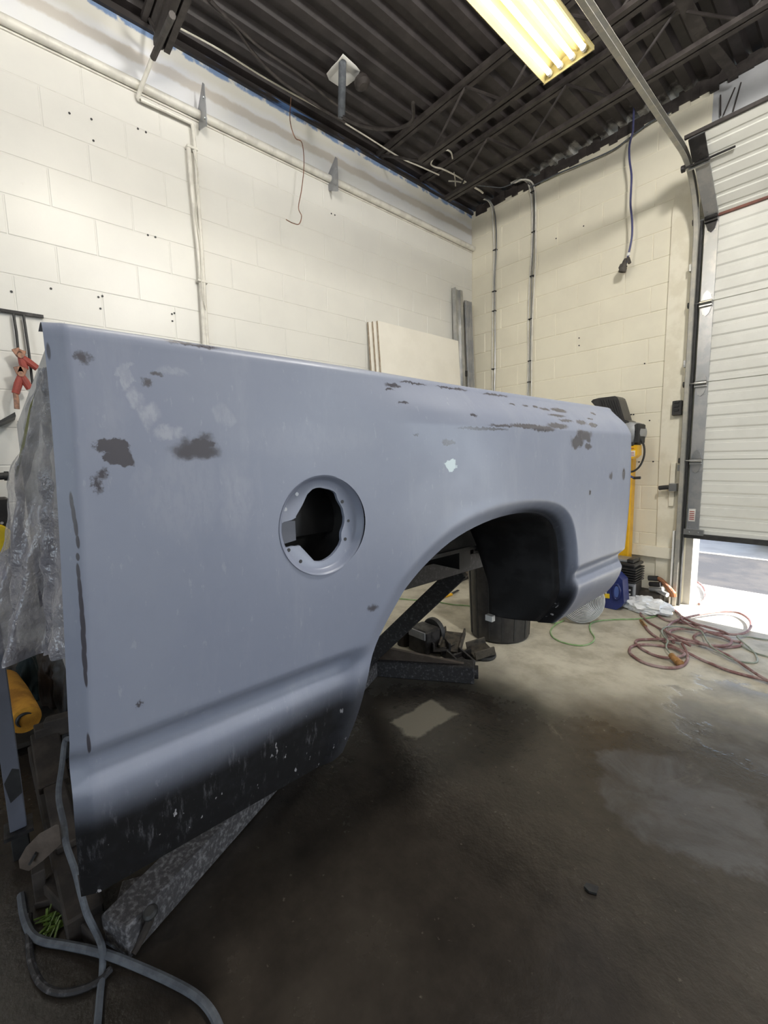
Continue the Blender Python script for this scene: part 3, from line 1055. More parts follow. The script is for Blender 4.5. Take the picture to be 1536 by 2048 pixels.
for p in hole:
    if p.is_valid:
        dy, dz = p.co.y + O_.y - FC[0], p.co.z + O_.z - FC[1]
        r = math.hypot(dy, dz)
        p.co.y = FC[0] + dy / r * FR - O_.y
        p.co.z = FC[1] + dz / r * FR - O_.z
        p.co.x = XB + xoff(p.co.y + O_.y, p.co.z + O_.z) - O_.x
bmesh.ops.recalc_face_normals(bm, faces=bm.faces)
me = bpy.data.meshes.new('side_panel')
bm.to_mesh(me)
bm.free()
if me.polygons[len(me.polygons) // 2].normal.x < 0:
    me.flip_normals()
me.materials.append(MT['primer'])
me.shade_smooth()
me.set_sharp_from_angle(angle=math.radians(40))
sp = bpy.data.objects.new('side_panel', me)
C.objects.link(sp)
sp.parent = bed
ORG['side_panel'] = O_
sp['label'] = 'blue grey primer with dark sand-through spots'
# front and rear flanges
MB().grid([[Vector((c[0].x if 0 else c[k].x + dx, c[k].y + dy, c[k].z)) for k in range(ncz - 3)] for c, dx, dy in ((rowsP[0], 0, 0), (rowsP[0], -.012, .001), (rowsP[0], -.04, .004))]).build('front_flange', 'primer', bed)
MB().grid([[Vector((rowsP[-1][k].x + dx, YR + dy, rowsP[-1][k].z)) for k in range(ncz - 3)] for dx, dy in ((0, 0), (-.006, .006), (-.06, .006))]).build('rear_flange', 'primer', bed)
MB().grid([[Vector((c[0].x + dx, c[0].y, c[0].z + dz)) for c in rowsP] for dx, dz in ((0, 0), (-.004, .002), (-.035, .010))]).build('wheel_lip', 'liner', bed)

# fuel filler pocket: dished rim, flat ring, keyhole opening, screw holes
key = [(.03, .755), (.26, .70), (.36, .655), (.41, .61), (.45, .48), (.53, .35), (.57, .28), (.61, .08), (.60, -.03), (.57, -.11), (.515, -.22), (.505, -.30), (.51, -.40), (.455, -.50), (.36, -.60), (.25, -.685), (.135, -.735), (.03, -.765), (-.07, -.76), (-.18, -.735), (-.35, -.535), (-.51, -.35), (-.56, -.375), (-.65, -.35), (-.81, -.37), (-.855, -.25), (-.88, -.14), (-.88, 0), (-.865, .14), (-.65, .165), (-.56, .225), (-.54, .21), (-.41, .425), (-.28, .64), (-.16, .73), (-.07, .755)]
kp = sorted([(math.atan2(b, a) % (2 * math.pi), math.hypot(a, b)) for a, b in key])


def kr(an):
    an %= 2 * math.pi
    e = kp + [(kp[0][0] + 2 * math.pi, kp[0][1])]
    if an < e[0][0]:
        an += 2 * math.pi
    for (a, ra), (b, rb_) in zip(e, e[1:]):
        if a <= an <= b:
            p0 = Vector((math.cos(a), math.sin(a))) * ra
            p1 = Vector((math.cos(b), math.sin(b))) * rb_
            d = Vector((math.cos(an), math.sin(an)))
            den = d.x * (p1.y - p0.y) - d.y * (p1.x - p0.x)
            if abs(den) < 1e-6:
                return ra
            return (p0.x * (p1.y - p0.y) - p0.y * (p1.x - p0.x)) / den
    return .7


NA = 180
angs = [2 * math.pi * i / NA for i in range(NA + 1)]
xs0 = XB + .0105
rows_ = []
for rr, dx in ((1.012, .0005), (.985, -.001), (.965, -.004), (.92, -.011), (.885, -.0145)):
    rows_.append([Vector((xs0 + dx, FC[0] + math.cos(a) * FR * rr, FC[1] + math.sin(a) * FR * rr)) for a in angs])
for dx, ins in ((-.0150, 0), (-.0165, -.004), (-.022, -.004)):
    rows_.append([Vector((xs0 + dx, FC[0] + math.cos(a) * FR * (min(kr(a), .883) + ins), FC[1] + math.sin(a) * FR * (min(kr(a), .883) + ins))) for a in angs])
pk = MB().grid(rows_).build('fuel_filler_pocket', 'primer', bed, smooth=50)
pk['label'] = 'round recessed pocket with a keyhole opening'
for zx, zy in [(515, 484), (388, 652), (1013, 567), (1080, 777), (1045, 978), (425, 1098), (555, 1222)]:
    p = P(500 + zx * .1823, 900 + zy * .1823, x=xs0 - .0145)
    hm = MB().cyl(p + Vector((-.004, 0, 0)), p + Vector((.0003, 0, 0)), .0036 if zx not in (1080,) else .003, n=12)
    hm.build('screw_hole', 'rubber' if zx not in (515, 388) else 'grey', pk)
cup = MB()
cup.lathe((xs0 - .024, FC[0], FC[1]), (-1, 0, 0), [(.088, 0), (.088, .10)], 32)
cup.f = cup.f[:-2] + [cup.f[-1]]
cup.build('filler_cup', 'rubber', pk)
MB().prism([(xs0 - .045, FC[0] - .088, FC[1] + .012), (xs0 - .045, FC[0] - .088, FC[1] - .036), (xs0 - .05, FC[0] - .035, FC[1] - .030), (xs0 - .05, FC[0] - .035, FC[1] + .008)], (-.004, 0, 0)).build('hinge_bracket', 'post', pk, smooth=None)

# black wheel liner, rear half of the arch
pts = [(a, b + .005) for a, b in arch if a > .89]
pts = [(v.x, v.y) for v in smooth_path([Vector((a, b, 0)) for a, b in pts], 4)]
rows_ = []
for i, (a, b) in enumerate(pts):
    s = i / (len(pts) - 1)
    depth = .36 - .19 * s ** 2.2
    line = []
    for k in range(12):
        w_ = k / 11
        inw = depth * w_
        push = .02 * math.sin(math.pi * w_) * (1 - .3 * s)
        drop = .05 * w_ * (1 - s)
        line.append(Vector((XB + xoff(a, b) - .003 - inw, a - push * s - .06 * w_ * s, b - push * (1 - s) - drop - .006 * w_ * s)))
    rows_.append(line)
solid(MB().grid(rows_).build('wheel_liner', 'liner', bed, smooth=60), .004)['label'] = 'black moulded plastic inner fender, rear half'
MB().box((-.948, 1.33, .628), (-.918, 1.35, .65)).build('liner_clip', 'white', bed, smooth=None)
# steel box: floor, inner side walls, bulkhead, far side, cross members
fl = MB()
fl.box((-2.30, .08, .875), (-1.06, 1.80, .89))
fl.box((-1.06, .08, .875), (-.79, .50, .89))
fl.box((-1.06, 1.42, .875), (-.79, 1.80, .89))
fl.build('box_floor', 'liner', bed, smooth=None)
MB().box((-.80, .09, 1.09), (-.785, 1.80, 1.40)).build('inner_side', 'liner', bed, smooth=None)
MB().box((-2.31, .07, .66), (-2.295, 1.80, 1.43)).build('far_side', 'darkmetal', bed, smooth=None)
MB().box((-2.29, .066, .80), (-.765, .078, 1.415)).build('front_bulkhead', 'grey', bed, smooth=None)
MB().box((-2.29, 1.80, .75), (-.76, 1.83, .90)).build('rear_sill', 'darkmetal', bed, smooth=None)
wh = MB()
wh.grid([[Vector((XB + xoff(a_, z_) - .006 - .37 * k / 4, a_ - .01 * k, z_ + .014)) for k in range(5)] for a_, z_ in [q for q in arch if q[0] < 1.25]])
wh.build('wheel_house', 'liner', bed)
MB().box((-1.085, .60, .875), (-1.07, 1.44, 1.12)).build('wheel_house_wall', 'liner', bed, smooth=None)
MB().box((-1.085, .60, 1.10), (-.74, 1.44, 1.115)).build('wheel_house_top', 'liner', bed, smooth=None)
for yy in (.22, .62, 1.34, 1.68):
    MB().box((-2.25, yy, .80), (-1.08, yy + .07, .873)).build('cross_member', 'liner', bed, smooth=None)

# ------------------------------------------------------------------ stand carrying the bed
st = thing('bed_stand', (-1.5, 1.4, 0), 'black steel tube stand under the raised pickup bed with diagonal strut', 'stand')
MB().bar((-1.30, .30, .745), (-1.30, 1.83, .745), .075, .085, c=.004).build('top_beam', 'dusty', st)
MB().bar((-1.29, .165, .012), (-1.37, .20, .012), .10, .024, c=.003).build('mount_plate', 'dustgrey', st)
MB().box((-1.335, 1.36, .787), (-1.27, 1.44, .82), c=.003).build('wood_shim', 'tab', st)
for yy in (.64, 1.70):
    MB().box((-1.34, yy - .03, .787), (-1.26, yy + .03, .82)).build('steel_shim', 'darkmetal', st)
MB().bar((-1.86, 1.36, .06), (-1.30, 1.625, .705), .055, .085, up=(0, 0, 1), c=.004).build('strut', 'dusty', st)
MB().bar((-1.55, .32, .06), (-1.30, .42, .705), .055, .075, c=.004).build('strut', 'dusty', st)
MB().bar((-1.90, 1.52, .05), (-1.415, 1.885, .05), .10, .10, c=.006).build('cross_foot', 'dusty', st)
e = Vector((-1.415, 1.885, .05))
d = Vector((.485, .365, 0)).normalized()
MB().cyl(e - d * .02, e + d * .022, .036, n=18).build('foot_plug', 'dusty', st)
MB().prism([(-1.90, 1.50, .10), (-1.46, 1.85, .10), (-1.46, 1.85, .104), (-1.92, 1.40, .235), (-1.93, 1.40, .23)], (.012, -.016, 0)).build('gusset_strap', 'tab', st)
MB().bar((-1.203, .105, .045), (-1.87, 1.50, .045), .10, .09, c=.006).build('spine', 'dustgrey', st)
# hook pushed into the spine
hk = thing('steel_hook', (-1.17, .14, 0), 'rusty steel hook lying through a hole in the dusty beam', 'hook')
MB().tube(smooth_path([P(305, 1822, z=.095), P(300, 1840, z=.07), P(290, 1862, z=.045), P(275, 1890, z=.02), P(265, 1906, z=.012)], 4), .010, 8).build('shank', 'rust', hk)
MB().lathe(P(302, 1826, z=.088), (.2, -.3, 1), [(.018, 0), (.018, .006), (.012, .012)], 14).build('washer', 'rubber', hk)

# rusty scrap frame on the floor at the left
rf = thing('rusty_frame', (-1.8, .02, 0), 'rusty brown steel frame lying on the floor left of the bed', 'frame')
MB().bar((-1.30, .055, .036), (-2.30, .015, .036), .085, .072, c=.006).build('front_rail', 'rust', rf)
MB().bar((-1.56, .045, .085), (-1.80, .035, .15), .06, .03, c=.004).build('bridge_plate', 'rust', rf)
MB().bar((-1.80, .035, .15), (-2.06, .030, .22), .085, .035, c=.004).build('raised_plate', 'rust', rf)
MB().bar((-2.05, .035, .072), (-2.05, .035, .26), .07, .06, up=(1, 0, 0), c=.004).build('upright', 'rust', rf)
MB().bar((-2.05, .035, .245), (-2.0, .25, .25), .05, .07, c=.004).build('upper_arm', 'rust', rf)
for yy, z in ((.13, .17), (.19, .11), (.25, .06)):
    MB().bar((-1.95, yy, z), (-1.62, yy + .05, z + .02), .012, .03).build('rod', 'rust', rf)
MB().bar((-1.52, -.03, .0), (-1.52, -.03, .10), .03, .05, up=(1, 0, 0), c=.003).build('stub_leg', 'rust', rf)
MB().bar((-1.56, .02, .012), (-1.47, -.02, .012), .06, .02, c=.003).build('low_plate', 'rust', rf)
tb = MB()
tpts = [P(118, 1650, x=-1.42), P(122, 1688, x=-1.42), P(85, 1722, x=-1.46), P(58, 1742, x=-1.50), P(45, 1738, x=-1.50), P(43, 1722, x=-1.50), P(58, 1695, x=-1.48), P(85, 1668, x=-1.45)]
tb.prism(tpts, (-.008, -.006, .0))
tb.build('tab_plate', 'tab', rf)
sl = MB()
c0 = P(62, 1713, x=-1.478)
sl.bar(c0 + Vector((.006, -.004, -.014)), c0 + Vector((.012, .012, .012)), .012, .006)
sl.build('tab_slot', 'rubber', rf)
MB().bar((-1.24, .09, .02), (-1.52, -.005, .03), .05, .05, c=.004).build('lower_foot', 'rust', rf)

# blue-grey post
po = thing('steel_post', (P(37, 1652, z=.10).x, P(37, 1652, z=.10).y, 0), 'blue grey painted steel post with black foot, lower left', 'post')
pc = P(37, 1652, z=.10)
qx, qy = pc.x, pc.y
MB().box((qx - .021, qy - .021, .10), (qx + .021, qy + .021, .98), c=.003).build('tube', 'post', po)
MB().box((qx - .04, qy - .036, .088), (qx + .04, qy + .036, .10)).build('collar_plate', 'darkmetal', po)
MB().box((qx - .022, qy - .022, 0), (qx + .022, qy + .022, .088), c=.003).build('foot', 'rubber', po)
MB().prism([(qx + .0212, qy - .019, .27), (qx + .0212, qy + .004, .31), (qx + .0212, qy + .020, .30), (qx + .0212, qy + .020, .22), (qx + .0212, qy - .010, .20)], (.001, 0, 0)).build('tape_patch', 'rubber', po)

# plastic film draped over the front of the bed
Lp = [(84, 738, -.90), (66, 790, -.93), (50, 850, -.97), (34, 915, -1.0), (14, 985, -1.03), (4, 1080, -1.05), (-14, 1180, -1.06), (-24, 1250, -1.06), (-28, 1312, -1.06)]
Rp = [(100, 735, -.772), (104, 790, -.772), (110, 850, -.772), (116, 915, -.772), (124, 985, -.772), (132, 1080, -.772), (139, 1170, -.772), (131, 1250, -.775), (130, 1318, -.775)]
Lq = smooth_path([P(a, b, x=c) for a, b, c in Lp], 8)
Rq = smooth_path([P(a, b, x=c) for a, b, c in Rp], 8)
rows_ = []
for i, (a, b) in enumerate(zip(Lq, Rq)):
    v = i / (len(Lq) - 1)
    line = []
    for k in range(41):
        u = k / 40
        p = a.lerp(b, u)
        amp = (.010 + .016 * v) * math.sin(math.pi * u) ** .6
        fold = amp * (math.sin(u * 15 + 1.5 * math.sin(v * 3)) + .5 * math.sin(u * 31 + v * 4))
        fold += .012 * mnoise.noise(Vector((u * 5, v * 9, 1.7))) + .006 * mnoise.noise(Vector((u * 15, v * 26, 4)))
        p = p + Vector((.75 * fold, -.66 * fold, .010 * mnoise.noise(Vector((u * 4, 3, 0))) * v))
        line.append(p)
    rows_.append(line)
pl = MB().grid(rows_).build('plastic_film', 'plastic', smooth=180)
tag(pl, 'clear crinkled plastic sheet draped over the front end of the bed', 'plastic sheet')
ol = MB().prism([P(75, 775, x=-1.02), P(60, 810, x=-1.02), P(30, 950, x=-1.02), P(33, 960, x=-1.02), P(50, 890, x=-1.02), P(66, 800, x=-1.02)], (-.004, 0, 0)).build('olive_strip', 'olive', smooth=None)
tag(ol, 'olive yellow strip showing behind the plastic sheet', 'strip')

# ================================================================== FAR CORNER
# cable drops on the far wall
for i, (pts_, ties, lab) in enumerate([
        ([(968, 398), (978, 402), (986, 418), (989, 450), (990, 500), (988, 560), (988, 640), (987, 720), (986, 800), (985, 900)], [500, 583, 622, 738], 'pair of white cables clipped down the far wall nearest the corner'),
        ([(1026, 366), (1042, 359), (1058, 364), (1066, 385), (1068, 430), (1067, 500), (1064, 560), (1061, 640), (1060, 720), (1058, 800), (1056, 900)], [384, 464, 552, 638, 722, 764], 'thicker bundle of grey cables clipped down the far wall by the door side')]):
    t = thing('cable_drop', P(*pts_[-1], y=YF), lab, 'cable', 'cable drops on the far wall')
    n_c = 2 if i == 0 else 3
    for c in range(n_c):
        path = []
        for q, (px, py) in enumerate(pts_):
            off = (c - (n_c - 1) / 2) * 4.2 + .9 * math.sin(q * 1.7 + c * 2.1)
            yd = YF - .012 - (.05 if q < 2 else 0) - .004 * c
            path.append(P(px + off, py, y=yd))
        MB().tube(smooth_path(path, 4), .0075, 6).build('cable', ['conduit', 'galv', 'conduit'][c], t)
    for py in ties:
        # x of the bundle at this height
        for (a, b), (a2, b2) in zip(pts_, pts_[1:]):
            if b <= py <= b2:
                xx = a + (a2 - a) * (py - b) / (b2 - b)
                break
        p = P(xx, py, y=YF - .016)
        MB().box((p.x - .022, YF - .028, p.z - .004), (p.x + .022, YF + .001, p.z + .005), c=.002).build('zip_tie', 'rubber', t)
# leaning steel studs
for i, (pts_, mat, lab) in enumerate([([(905, 573), (931, 577), (936, 780), (916, 780)], 'galv', 'bright galvanised steel stud leaning in the corner, left one'), ([(940, 600), (963, 603), (966, 790), (947, 790)], 'stile', 'darker ribbed steel stud leaning in the corner, right one')]):
    t = thing('steel_stud', P(pts_[2][0] - 10, 1000, x=-3.0), lab, 'stud', 'steel studs in the corner')
    yl, yr = (3.78, 3.93) if i == 0 else (3.96, 4.075)
    zt = 3.03 if i == 0 else 2.94
    if i == 0:
        pr_ = [(0, 0), (.045, .0), (.045, .012), (.012, .012), (.012, .10), (.03, .10), (.03, .145), (0, .145)]
        MB().prism([Vector((XL + .01 + a, yl + b, zt)) for a, b in pr_], (.10, 0.02, -zt)).build('web', mat, t, smooth=None)
    else:
        pr_ = []
        for q in range(8):
            pr_ += [(.03 + (.012 if q % 2 else 0), q * .014), (.03 + (.012 if q % 2 else 0), q * .014 + .010)]
        pr_ += [(.02, .115), (0.02, 0)]
        MB().prism([Vector((XL + .01 + a, yl + b, zt)) for a, b in pr_], (.14, .0, -zt)).build('web', mat, t, smooth=None)
    if i == 0:
        MB().box((XL + .10, yl + .11, 2.12), (XL + .115, yl + .135, 2.18)).build('knockout', 'rubber', t, smooth=None)
# stack of boards leaning on the left wall
for k in range(3):
    x0 = XL + .012 + k * .024
    o = MB()
    zt = 2.47 + .006 * k
    o.prism([(x0 + .09, 2.60 + .035 * k, 1.2), (x0, 2.60 + .035 * k, zt), (x0 + .018, 2.60 + .035 * k, zt), (x0 + .108, 2.60 + .035 * k, 1.2)], (0, 1.20 - .035 * k, 0))
    b_ = o.build('wall_board', 'drywall', smooth=None, base=(x0 + .1, 3.2, 1.2))
    tag(b_, ['white board at the back of the stack against the wall', 'white board in the middle of the leaning stack', 'white board at the front of the leaning stack, facing the room'][k], 'board', 'boards leaning on the left wall')
    MB().prism([(x0 + .089, 2.598 + .035 * k, 1.2), (x0 - .0, 2.598 + .035 * k, zt), (x0 + .018, 2.598 + .035 * k, zt), (x0 + .107, 2.598 + .035 * k, 1.2)], (0, .003, 0)).build('board_edge', 'boardedge', b_, smooth=None)
sh = MB().box((XL + .01, 2.5, 1.14), (XL + .28, 3.77, 1.2)).build('board_ledge', 'ply', smooth=None)
tag(sh, 'wooden ledge behind the bed that carries the leaning boards', 'shelf')

# hanging blue cord with plug
t = thing('drop_light', P(1250, 545, y=4.02), 'dark blue drop light cord hanging from the deck with a grey socket', 'drop light')
cp = [(1266, 252), (1266, 262), (1259, 290), (1259, 320), (1263, 350), (1262, 380), (1261, 410), (1264, 440), (1264, 470), (1260, 495), (1256, 512), (1254, 525)]
MB().tube([P(1266, 262, y=4.03) * 1 + Vector((0, 0, 3.965 - P(1266, 262, y=4.03).z))] + smooth_path([P(a, b, y=4.03) for a, b in cp[1:]], 4), .008, 7).build('cord', 'bluecord', t)
p = P(1251, 530, y=4.03)
MB().lathe(p + Vector((0, 0, .05)), (-.25, 0, -1), [(.010, 0), (.018, .02), (.022, .06), (.030, .075), (.028, .10), (.012, .105)], 12).build('socket', 'rag', t)
MB().box((p.x - .045, p.y - .02, p.z - .03), (p.x + .005, p.y + .02, p.z + .01), rot=Matrix.Rotation(.5, 3, 'Y'), c=.005).build('plug', 'rag', t)
MB().box((p.x + .012, p.y - .012, p.z + .0), (p.x + .035, p.y + .012, p.z + .055), rot=Matrix.Rotation(-.3, 3, 'Y'), c=.004).build('plug', 'rag', t)
MB().lathe(P(1257, 509, y=4.03), (0, 0, 1), [(.012, -.01), (.014, 0), (.012, .012)], 10).build('cord_grip', 'white', t)

# conduit on the left wall
t = thing('wall_conduit', P(415, 670, x=XL), 'white painted conduit bending down the left block wall', 'conduit')
cx = XL + .032
seg = [P(304, 118, x=cx + .16), P(277, 190, x=cx), P(281, 199, x=cx), P(290, 203, x=cx), P(378, 244, x=cx), P(384, 249, x=cx), P(386, 258, x=cx), P(390, 300, x=cx), P(398, 420, x=cx), P(405, 520, x=cx), P(415, 690, x=cx), P(420, 760, x=cx)]
MB().tube(smooth_path(seg, 4), .0115, 10).build('pipe', 'conduit', t)
seg2 = [P(379, 296, x=cx), P(384, 360, x=cx), P(392, 440, x=cx), P(400, 520, x=cx), P(408, 640, x=cx), P(414, 760, x=cx)]
MB().tube(smooth_path([v - Vector((.006, 0.004, 0)) for v in seg2], 3), .015, 8).build('cable', 'conduit', t)
MB().tube(smooth_path([P(386, 300, x=cx + .02), P(397, 345, x=cx + .02), P(395, 400, x=cx + .015), P(392, 430, x=cx + .02), P(402, 500, x=cx + .02), P(404, 580, x=cx + .02), P(412, 620, x=cx + .016)], 4), .0035, 6).build('loose_wire', 'conduit', t)
for py, px in ((296, 384), (563, 405)):
    p = P(px, py, x=cx)
    MB().box((XL - .002, p.y - .034, p.z - .009), (cx + .012, p.y + .034, p.z + .009), c=.003).build('strap', 'conduit', t)
MB().tube([P(345, 30, x=cx + .62), P(322, 80, x=cx + .30), P(306, 116, x=cx + .165)], .017, 8).build('dark_sleeve', 'black', t)
t = thing('black_hanger', P(335, 60, z=3.7), 'black steel channel dropping from the deck at the top left', 'hanger')
MB().bar(P(360, -30, z=3.66), P(316, 88, z=3.66), .05, .04).build('channel', 'black', t)
MB().bar(P(340, -30, z=3.74), P(312, 60, z=3.74), .02, .02).build('rod', 'black', t)

# wire hanging by the left wall
tag(MB().tube(smooth_path([P(582, 195, x=-3.0), P(580, 240, x=-3.0), P(590, 275, x=-3.0), P(604, 286, x=-3.0), P(608, 330, x=-3.0), P(603, 380, x=-3.0), P(597, 415, x=-3.0), P(603, 432, x=-3.0), P(598, 448, x=-3.0), P(585, 446, x=-3.0), P(572, 439, x=-3.0)], 5), .0035, 6).build('hanging_wire', 'copper'), 'thin brown wire hanging in front of the left wall', 'wire')
# lines and loops under the deck
tag(MB().tube(smooth_path([P(355, 54, z=3.86), P(440, 100, z=3.85), P(520, 150, z=3.86), P(590, 190, z=3.86), P(640, 217, z=3.86), P(720, 265, z=3.86), P(800, 315, z=3.86), P(840, 333, z=3.86), P(878, 350, z=3.86)], 5), .0055, 6).build('ceiling_cable', 'whitecable'), 'long white cable strung along under the deck edge', 'cable')
tag(MB().tube(smooth_path([P(905, 317, z=3.7), P(902, 305, z=3.7), P(893, 300, z=3.7), P(880, 305, z=3.7), P(868, 316, z=3.7), P(862, 328, z=3.7), P(870, 334, z=3.7), P(882, 337, z=3.7), P(900, 345, z=3.7), P(918, 355, z=3.7), P(934, 367, z=3.7), P(915, 363, z=3.7), P(897, 362, z=3.7)], 5), .006, 6).build('cable_loop', 'whitecable'), 'white cable end curled in a loop under the deck by the corner', 'cable')
tag(MB().tube(smooth_path([P(908, 345, z=3.72), P(910, 358, z=3.72), P(911, 372, z=3.72)], 3), .005, 6).build('cable_stub', 'whitecable'), 'short white cable end crossing the loop by the corner', 'cable')
tag(MB().tube(smooth_path([P(949, 375, z=3.75), P(958, 380, z=3.75), P(966, 386, z=3.75)], 3), .008, 6).build('cable_stub', 'whitecable'), 'short thick white cable end beyond the last joist', 'cable')
tag(MB().tube(smooth_path([P(953, 371, z=3.78), P(985, 374, z=3.8), P(1005, 375, z=3.82), P(1026, 367, z=3.84)], 4), .004, 6).build('ceiling_cable', 'greycable'), 'grey cable running under the deck to the thicker wall bundle', 'cable')
for i, (pts_, r_, lab) in enumerate([
        ([(420, 0), (470, 55), (510, 110), (560, 160), (640, 215), (690, 245)], .010, 'slack black cable sagging under the deck, left of the lamp bracket'),
        ([(400, -5), (460, 40), (520, 95), (600, 150), (660, 200), (700, 228)], .008, 'upper of two slack black cables under the deck'),
        ([(684, 232), (700, 242), (720, 250), (760, 258), (800, 255), (825, 240), (826, 205)], .012, 'black flexible conduit looping from the lamp bracket')]):
    tag(MB().tube(smooth_path([P(a, b, z=(3.84 if i < 2 else 3.62)) for a, b in pts_], 5), r_, 6).build('black_cable' if i < 2 else 'flexible_conduit', 'black'), lab, 'cable')
tag(MB().tube(smooth_path([P(a, b, y=4.11) for a, b in [(1060, 375), (1110, 350), (1170, 325), (1225, 300), (1260, 275), (1300, 245), (1340, 225)]], 5), .006, 6).build('wall_top_cable', 'greycable'), 'grey cable strung along the top of the far wall', 'cable')
for i, (a, b, lab) in enumerate([((1441, 190), (1441, 232), 'thin dark wire on the grey wall above the garage door, left one'), ((1470, 175), (1447, 230), 'slanting dark wire above the garage door, middle one'), ((1482, 165), (1466, 223), 'dark wire above the garage door, right one')]):
    tag(MB().tube([P(*a, y=4.12), P(*b, y=4.12)], .005, 6).build('dark_wire', 'black'), lab, 'wire')
# lamp bracket on the deck
t = thing('lamp_bracket', P(688, 170, z=3.9), 'torn white reflector with grey stem hanging from the black deck', 'lamp')
zc = 3.88
MB().tube([P(683, 236, z=3.62), P(685, 122, z=3.90)], .026, 12).build('stem', 'greycable', t)
rp = [P(686, 108, z=zc), P(712, 132, z=zc), P(720, 142, z=zc), P(712, 158, z=zc), P(694, 172, z=zc - .03), P(676, 172, z=zc - .03), P(658, 160, z=zc), P(653, 148, z=zc), P(664, 134, z=zc), P(676, 122, z=zc)]
cc = sum(rp, Vector()) / len(rp) + Vector((0, 0, .05))
m_ = MB()
m_.add(rp + [cc], [(i, (i + 1) % 10, 10) for i in range(10)])
solid(m_.build('reflector', 'white', t), .004)
MB().lathe(P(722, 160, z=3.86), (.3, .2, -1), [(.05, 0), (.055, .03), (.03, .05)], 16).build('junction_box', 'black', t)

# ------------------------------------------------------------------ lift post with motor, at the far wall
t = thing('lift_post', (-1.55, 3.88, 0), 'yellow vehicle lift post behind the rear of the bed with black motor', 'lift post')
LYf = 3.99
MB().box((-1.70, LYf, .30), (-1.375, YF - .06, 1.40), c=.012).build('column', 'yellow', t)
MB().box((-1.70, LYf - .0, 0), (-1.47, YF - .05, .30), c=.01).build('base', 'white', t)
bx = [P(a, b, y=3.82) for a, b in [(1182, 803), (1186, 799), (1197, 796), (1230, 792), (1235, 795), (1238, 802), (1249, 839), (1257, 842), (1258, 849), (1242, 852), (1215, 840)]]
MB().prism(bx, (0, .16, 0)).build('oil_reservoir', 'blkplastic', t)
rbm = MB()
for k in range(7):
    a = P(1200 + k * 5, 800, y=3.815)
    b = P(1212 + k * 5, 838, y=3.815)
    rbm.bar(a, b, .006, .008)
rbm.build('reservoir_rib', 'rubber', t)
mc = P(1258, 866, y=3.84)
MB().lathe(mc + Vector((0, -.03, 0)), (0, 1, 0), [(.06, 0), (.085, .012), (.09, .03), (.09, .16), (.07, .18)], 28).build('motor', 'grey', t)
MB().box((mc.x - .05, 3.80, mc.z - .11), (mc.x + .055, 3.95, mc.z - .075), c=.004).build('motor_mount', 'rubber', t)
MB().box((mc.x + .045, 3.81, mc.z - .09), (mc.x + .085, 3.95, mc.z + .07), c=.01).build('motor_cap', 'rubber', t)
MB().box((mc.x - .055, 3.790, mc.z - .025), (mc.x - .005, 3.80, mc.z + .03)).build('motor_label', 'label_white', t, smooth=None)
yb = [P(a, b, y=3.80) for a, b in [(1240, 890), (1274, 890), (1274, 910), (1266, 917), (1240, 917)]]
MB().prism(yb, (0, .10, 0)).build('control_box', 'yellow', t, smooth=None)
yl_ = [P(a, b, y=3.797) for a, b in [(1254, 903), (1270, 901), (1270, 913), (1254, 913)]]
MB().prism(yl_, (0, .003, 0)).build('control_label', 'label_white', t, smooth=None)
rl = MB()
for q in (897, 905, 908, 911):
    a, b = P(1256, q, y=3.796), P(1268, q - .6, y=3.796)
    rl.bar(a, b, .0015, .004)
rl.build('control_print', 'red', t, smooth=None)
MB().tube(smooth_path([P(1268, 862, y=3.85), P(1280, 874, y=3.86), P(1288, 893, y=3.86), P(1288, 912, y=3.86), P(1281, 930, y=3.86), P(1270, 941, y=3.86), P(1256, 945, y=3.86)], 5), .008, 8).build('power_cord', 'rubber', t)
t = thing('air_nozzle', P(1265, 956, y=3.79), 'small blue and grey air nozzle on the side of the yellow post', 'nozzle')
MB().tube([P(1252, 958, y=3.79), P(1262, 953, y=3.79), P(1268, 956, y=3.79)], .010, 8).build('body', 'bluecord', t)
MB().cyl(P(1268, 956, y=3.79), P(1281, 955.5, y=3.79), .011, n=12).build('tip', 'darkmetal', t)

# items on the jamb
t = thing('wall_switch', P(1353, 832, y=4.08), 'black wall box on the cream jamb beside the garage door track', 'switch')
a, b = P(1343, 831, y=4.07), P(1364, 800, y=4.07)
MB().box((a.x, 4.072, a.z), (b.x, JY, b.z), c=.004).build('case', 'blkplastic', t)
for k in range(3):
    z = a.z + .03 + k * .032
    MB().box((a.x + .015, 4.064, z), (b.x - .018, 4.073, z + .018), c=.002).build('button', 'rubber', t)
MB().tube(smooth_path([P(1363, 826, y=4.10), P(1369, 805, y=4.10), P(1374, 780, y=4.10), P(1376, 740, y=4.11)], 4), .004, 6).build('lead', 'whitecable', t)
t = thing('door_lock', P(1345, 970, y=4.1), 'pale wooden plate with black handled bolt on the jamb', 'lock')
a, b = P(1337, 1012, y=4.10), P(1352, 926, y=4.10)
MB().box((a.x, 4.095, a.z), (b.x, JY, b.z), c=.002).build('plate', 'trimwood', t)
p0, p1 = P(1318, 976, y=4.06), P(1340, 974, y=4.06)
MB().cyl(p0, p1, .018, n=14).build('handle', 'rubber', t)
MB().box((p1.x - .005, 4.04, p1.z - .035), (p1.x + .05, 4.096, p1.z + .03), c=.004).build('bolt_block', 'galv', t)
# low plank
a, b = P(1247, 1120, y=4.09), P(1346, 1090, y=4.09)
tag(MB().box((-1.62, 4.085, .37), (-1.082, 4.125, .465), c=.002).build('plank', 'trimwood'), 'cream painted plank fixed low across the far wall', 'plank')

